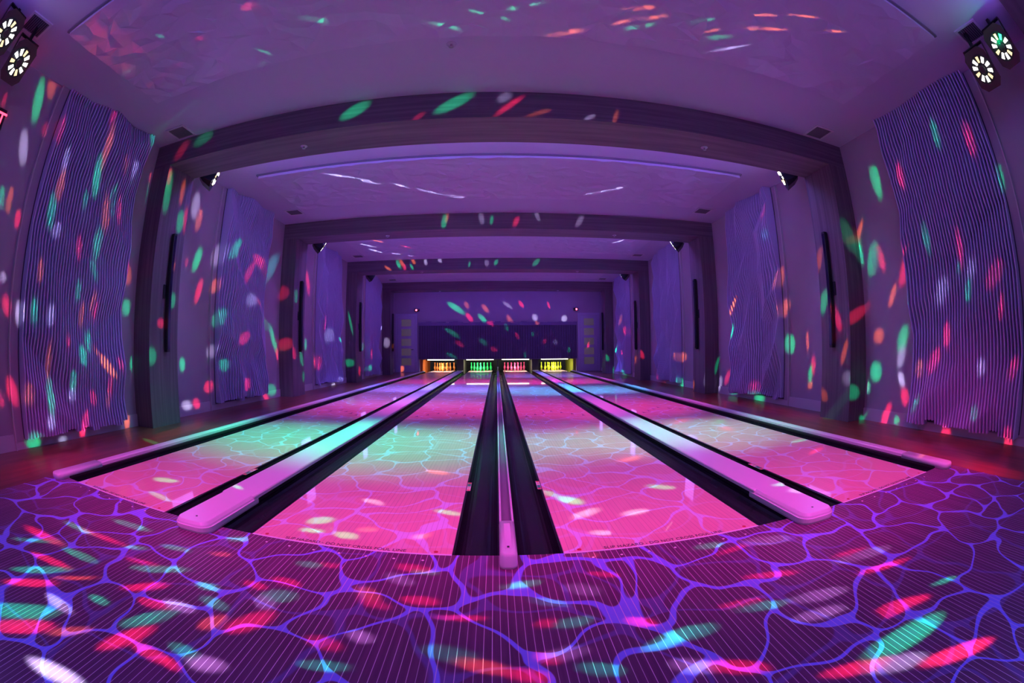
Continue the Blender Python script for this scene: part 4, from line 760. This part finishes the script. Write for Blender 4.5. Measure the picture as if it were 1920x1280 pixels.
 ('L0',-0.20,-0.75,0.00,-0.55,0.56,-0.62,0.928,0.544,'G',2733),('L0',-0.10,-0.81,0.00,-0.54,0.55,-0.63,0.857,0.428,'O',5147),('R0',0.03,-0.86,-0.00,-0.50,0.61,0.61,0.673,0.413,'R',5278),
 ('R0',0.25,-0.86,0.00,-0.48,0.68,0.55,0.772,0.387,'G',5321),('R0',0.10,-0.78,0.00,-0.22,0.93,0.29,0.547,0.321,'R',3409),('R0',0.16,-0.76,0.00,-0.58,-0.45,0.68,0.686,0.489,'W',2220),
 ('R0',0.44,-0.63,0.00,-0.38,0.80,0.47,0.680,0.358,'R',4890),('R0',0.51,-0.76,0.00,-0.60,-0.49,0.63,1.165,0.496,'G',5182),('R0',0.39,-0.24,0.00,-0.54,0.48,0.69,0.776,0.261,'R',4087),
 ('R0',1.07,-0.51,0.00,-0.67,0.37,0.64,1.635,0.406,'R',3285),('R0',1.52,-0.55,0.00,-0.79,0.09,0.61,1.560,0.378,'R',2377),('R0',1.57,-0.78,-0.00,-0.77,0.28,0.58,2.381,0.435,'R',2878),
 ('R0',1.40,-1.07,0.00,-0.70,0.47,0.53,1.969,0.586,'R',3433),('R0',1.31,-1.08,0.00,-0.74,0.33,0.59,0.893,0.420,'R',2929),('R0',1.25,-1.23,0.00,-0.76,0.21,0.62,2.759,0.922,'G',4045),
 ('R0',1.32,-1.47,0.00,-0.66,0.62,0.42,2.559,0.565,'R',3992),('R0',0.90,-0.71,0.00,-0.70,0.25,0.67,1.278,0.438,'G',3928),('R0',0.84,-0.65,0.00,-0.71,0.10,0.70,1.090,0.376,'R',2839),
 ('R0',1.15,-0.77,0.00,-0.71,0.31,0.63,1.786,0.687,'W',1743),('R0',1.07,-0.88,0.00,-0.71,0.32,0.63,1.448,0.596,'W',1994),('R0',0.64,-0.99,0.00,-0.50,0.72,0.49,1.395,0.451,'R',3993),
 ('R0',0.52,-0.93,0.00,-0.41,0.81,0.42,0.944,0.449,'W',2815),('R0',0.98,-1.23,0.00,-0.64,0.56,0.53,1.726,0.464,'R',4198),('R0',1.10,-1.31,0.00,-0.62,0.64,0.46,1.774,0.603,'W',2180),
 ('R0',1.03,-0.20,0.00,-0.72,-0.38,0.58,1.255,0.316,'R',2679),('R0',1.68,-1.10,-0.00,-0.75,0.42,0.50,1.257,0.306,'G',2765),('R0',0.59,-0.75,0.00,-0.69,-0.06,0.72,0.963,0.603,'G',4540),
 ('R0',1.25,-0.19,0.00,-0.70,0.30,0.65,1.639,0.909,'W',1381),('R0',0.95,-0.11,0.00,-0.74,-0.06,0.67,0.892,0.497,'G',3598),('R0',1.57,-0.62,0.00,-0.78,0.19,0.60,2.606,0.759,'W',1014),
 ('R0',0.38,-0.04,-0.00,-0.68,-0.22,0.70,0.511,0.339,'O',3129),('L0',-0.51,-0.47,0.00,-0.59,0.59,-0.55,0.851,0.399,'R',2877),('L0',-2.47,0.53,0.00,-0.91,0.01,-0.42,1.972,0.968,'G',1315),
 ('L0',-2.24,0.21,0.00,-0.87,0.36,-0.35,2.492,0.539,'G',763),('L0',-1.03,0.31,0.00,-0.27,-0.79,-0.55,0.939,0.775,'G',2168),('L0',-1.02,0.16,0.00,-0.75,0.23,-0.61,0.854,0.452,'G',2125),
 ('L0',-0.82,0.15,0.00,-0.65,0.62,-0.44,0.910,0.529,'G',1934),('L0',-0.73,0.25,0.00,-0.72,0.10,-0.69,0.635,0.463,'O',1633),('L0',-0.82,0.70,0.00,-0.66,0.68,-0.31,1.194,0.394,'W',1705),
 ('L0',-0.33,0.57,0.00,-0.60,0.72,-0.35,1.086,0.342,'G',2551),('L0',-0.43,0.21,0.00,-0.29,-0.76,-0.58,0.491,0.375,'O',2310),('L1',-0.51,1.45,0.00,-0.45,0.52,-0.72,1.068,0.754,'O',1735),
 ('R0',0.41,0.75,0.00,-0.04,0.88,0.48,1.055,0.654,'G',3020),('R0',0.46,0.51,-0.00,-0.55,-0.79,0.26,1.544,0.420,'W',1890),('R0',0.74,0.46,-0.00,-0.67,-0.61,0.42,1.125,0.504,'W',1660),
 ('R0',1.06,0.88,-0.00,-0.47,0.53,0.71,1.111,0.760,'G',1781),('R0',0.29,0.91,0.00,-0.01,0.87,0.49,0.845,0.391,'G',2449),('R0',0.48,0.21,0.00,-0.48,0.52,0.70,0.518,0.425,'W',1792),
 ('R1',1.08,1.71,0.00,-0.63,-0.36,0.69,1.670,0.970,'O',1297),('L0',-1.82,0.15,0.00,-0.84,0.29,-0.46,1.458,0.689,'G',1508),('L0',-1.72,0.56,0.00,-0.76,0.59,-0.26,1.634,0.311,'G',1434),
 ('R0',1.79,0.41,-0.00,-0.83,-0.04,0.55,2.032,0.738,'G',1720),('R0',1.75,0.25,0.00,-0.73,0.32,0.61,1.189,1.148,'W',907),('R0',1.90,0.77,0.00,-0.87,-0.16,0.48,1.414,0.647,'G',1394),
 ('R0',2.79,1.21,0.00,-0.90,-0.44,0.05,3.109,0.496,'R',994),('R1',2.96,1.68,0.00,-0.93,-0.13,0.34,3.163,1.007,'G',693),('R1',2.30,3.41,0.00,-0.61,-0.76,0.23,4.384,1.071,'R',694),
 ('L1',-3.12,2.31,0.00,0.07,-0.97,0.24,5.136,1.543,'G',496),('L0',-3.47,1.15,-0.01,-0.23,0.84,0.49,2.279,1.043,'G',1208),('L1',-3.67,1.57,-0.01,-0.96,0.22,-0.19,4.833,0.879,'G',1680),
 ('R1',2.78,3.18,0.00,-0.64,-0.74,0.20,3.259,1.204,'G',753),('R1',2.60,2.70,-0.00,0.04,0.99,-0.12,2.741,1.221,'R',807),('R0',3.38,0.26,0.00,-0.96,-0.26,0.08,6.714,0.517,'O',640),
 ('R0',2.26,0.45,3.60,-0.58,-0.59,-0.56,1.226,0.336,'O',1923),('R0',2.43,0.13,3.60,-0.52,-0.55,-0.65,1.354,0.427,'O',1111),('R0',2.10,0.31,3.60,-0.50,-0.59,-0.63,0.788,0.360,'O',2068),
 ('R0',2.08,0.53,3.60,-0.61,-0.74,-0.30,1.011,0.179,'O',2297),('R0',1.73,0.73,3.60,-0.53,-0.81,0.25,0.685,0.164,'O',3617),('R0',2.80,0.14,3.60,-0.57,-0.38,-0.73,1.332,0.458,'O',619),
 ('R0',1.01,0.83,3.60,-0.48,-0.87,0.11,0.507,0.164,'O',6313),('R0',1.09,0.62,3.60,-0.47,-0.87,-0.13,0.731,0.164,'O',4925),('R0',1.23,0.71,3.60,-0.51,-0.85,-0.13,0.635,0.164,'O',4572),
 ('R0',1.14,0.87,3.60,-0.50,-0.85,0.13,0.623,0.164,'G',4247),('R0',0.17,0.75,3.60,-0.38,-0.92,0.08,0.359,0.164,'G',7092),('L0',-0.10,0.87,3.60,0.40,-0.91,0.11,0.252,0.164,'G',9000),
 ('L0',-0.49,0.99,3.60,0.48,-0.88,-0.00,0.405,0.164,'G',7585),('L0',-1.50,0.69,3.60,-0.53,0.84,-0.07,0.854,0.164,'G',3145),('L0',-2.14,0.94,3.60,-0.67,0.71,-0.23,0.696,0.164,'G',2160),
 ('L0',-2.95,0.19,3.60,-0.68,0.71,-0.19,1.208,0.228,'G',434),('L0',-2.60,0.46,3.60,-0.72,0.69,0.14,1.362,0.164,'R',923),('L0',-1.96,0.30,3.60,-0.52,0.85,0.05,1.845,0.164,'R',1605),
 ('R0',1.63,0.61,3.60,-0.46,-0.82,0.35,0.508,0.200,'G',2151),('R0',1.84,0.79,3.60,-0.62,-0.76,-0.16,1.153,0.164,'G',2575),('R0',2.03,0.89,3.60,-0.39,-0.23,-0.89,0.722,0.450,'W',2097),
 ('R0',0.51,1.09,3.60,-0.50,-0.86,-0.11,0.689,0.164,'O',9000),('L1',-2.42,4.20,3.60,-0.36,0.29,0.88,1.405,1.192,'W',2086),('L1',-2.07,4.52,3.60,-0.56,0.79,-0.25,1.564,0.292,'W',4576),
 ('L1',-1.60,4.81,3.60,-0.56,0.80,-0.21,1.237,0.213,'W',7272),('L1',-1.12,5.19,3.60,0.59,-0.80,0.09,0.751,0.220,'W',9000),('L1',-0.69,5.47,3.60,-0.59,0.80,0.10,1.058,0.164,'W',9000),
 ('R1',1.67,5.13,3.60,-0.66,-0.75,0.05,0.858,0.301,'W',6388),('R1',1.94,4.90,3.60,-0.64,-0.74,0.21,1.366,0.227,'W',3997),('L2',-3.30,8.78,3.60,-0.66,0.17,0.74,3.055,1.968,'W',848),
 ('L2',-3.26,9.42,3.60,0.93,-0.31,-0.18,1.473,1.267,'W',2482),('L2',-2.77,9.92,3.60,-0.90,0.43,0.10,1.903,0.367,'W',5590),('L2',-2.91,8.40,3.60,-0.55,0.76,-0.35,3.689,0.931,'O',756),
 ('L2',-2.37,9.08,3.60,-0.66,0.71,-0.25,2.065,0.477,'R',2594),('R2',2.97,8.49,3.60,-0.54,-0.69,0.49,4.166,1.234,'W',726),('R0',3.52,-0.05,-0.01,-0.05,0.97,0.25,11.809,6.176,'r',394),
 ('R0',3.75,0.74,-0.01,0.15,0.89,0.43,8.827,4.183,'r',343),('R0',3.58,-0.47,-0.01,0.08,0.99,0.11,8.550,4.260,'r',366),('L0',-3.86,0.06,-0.01,0.01,-0.96,-0.28,13.148,6.624,'r',201),
 ('R1',4.12,3.78,-0.01,0.05,0.98,0.21,25.077,6.163,'r',203),('R0',-3.56,0.00,3.60,-0.11,-0.99,0.00,4.806,0.189,'r',5006),('R0',-4.34,-0.44,3.65,-0.05,-1.00,-0.00,2.265,0.164,'r',3887),  # red ceiling spots added in place of the exit sign's glow
 ('L1',-3.82,2.18,-0.01,-0.16,0.95,-0.26,15.984,3.765,'r',210),
]
for (key, x, y, z, mx, my, mz, a, b, c, wt) in BEAMS:
    h0 = math.radians(max(b, 1.0))
    spot('party_beam', FIX[key], (x, y, z), BEAM_COL[c], wt*BEAM_K, h0, sx=math.tan(math.radians(a))/math.tan(h0), sy=math.tan(math.radians(b))/math.tan(h0), blend=0.85 if c != 'r' else 1.0, radius=0.012, major=(mx, my, mz))
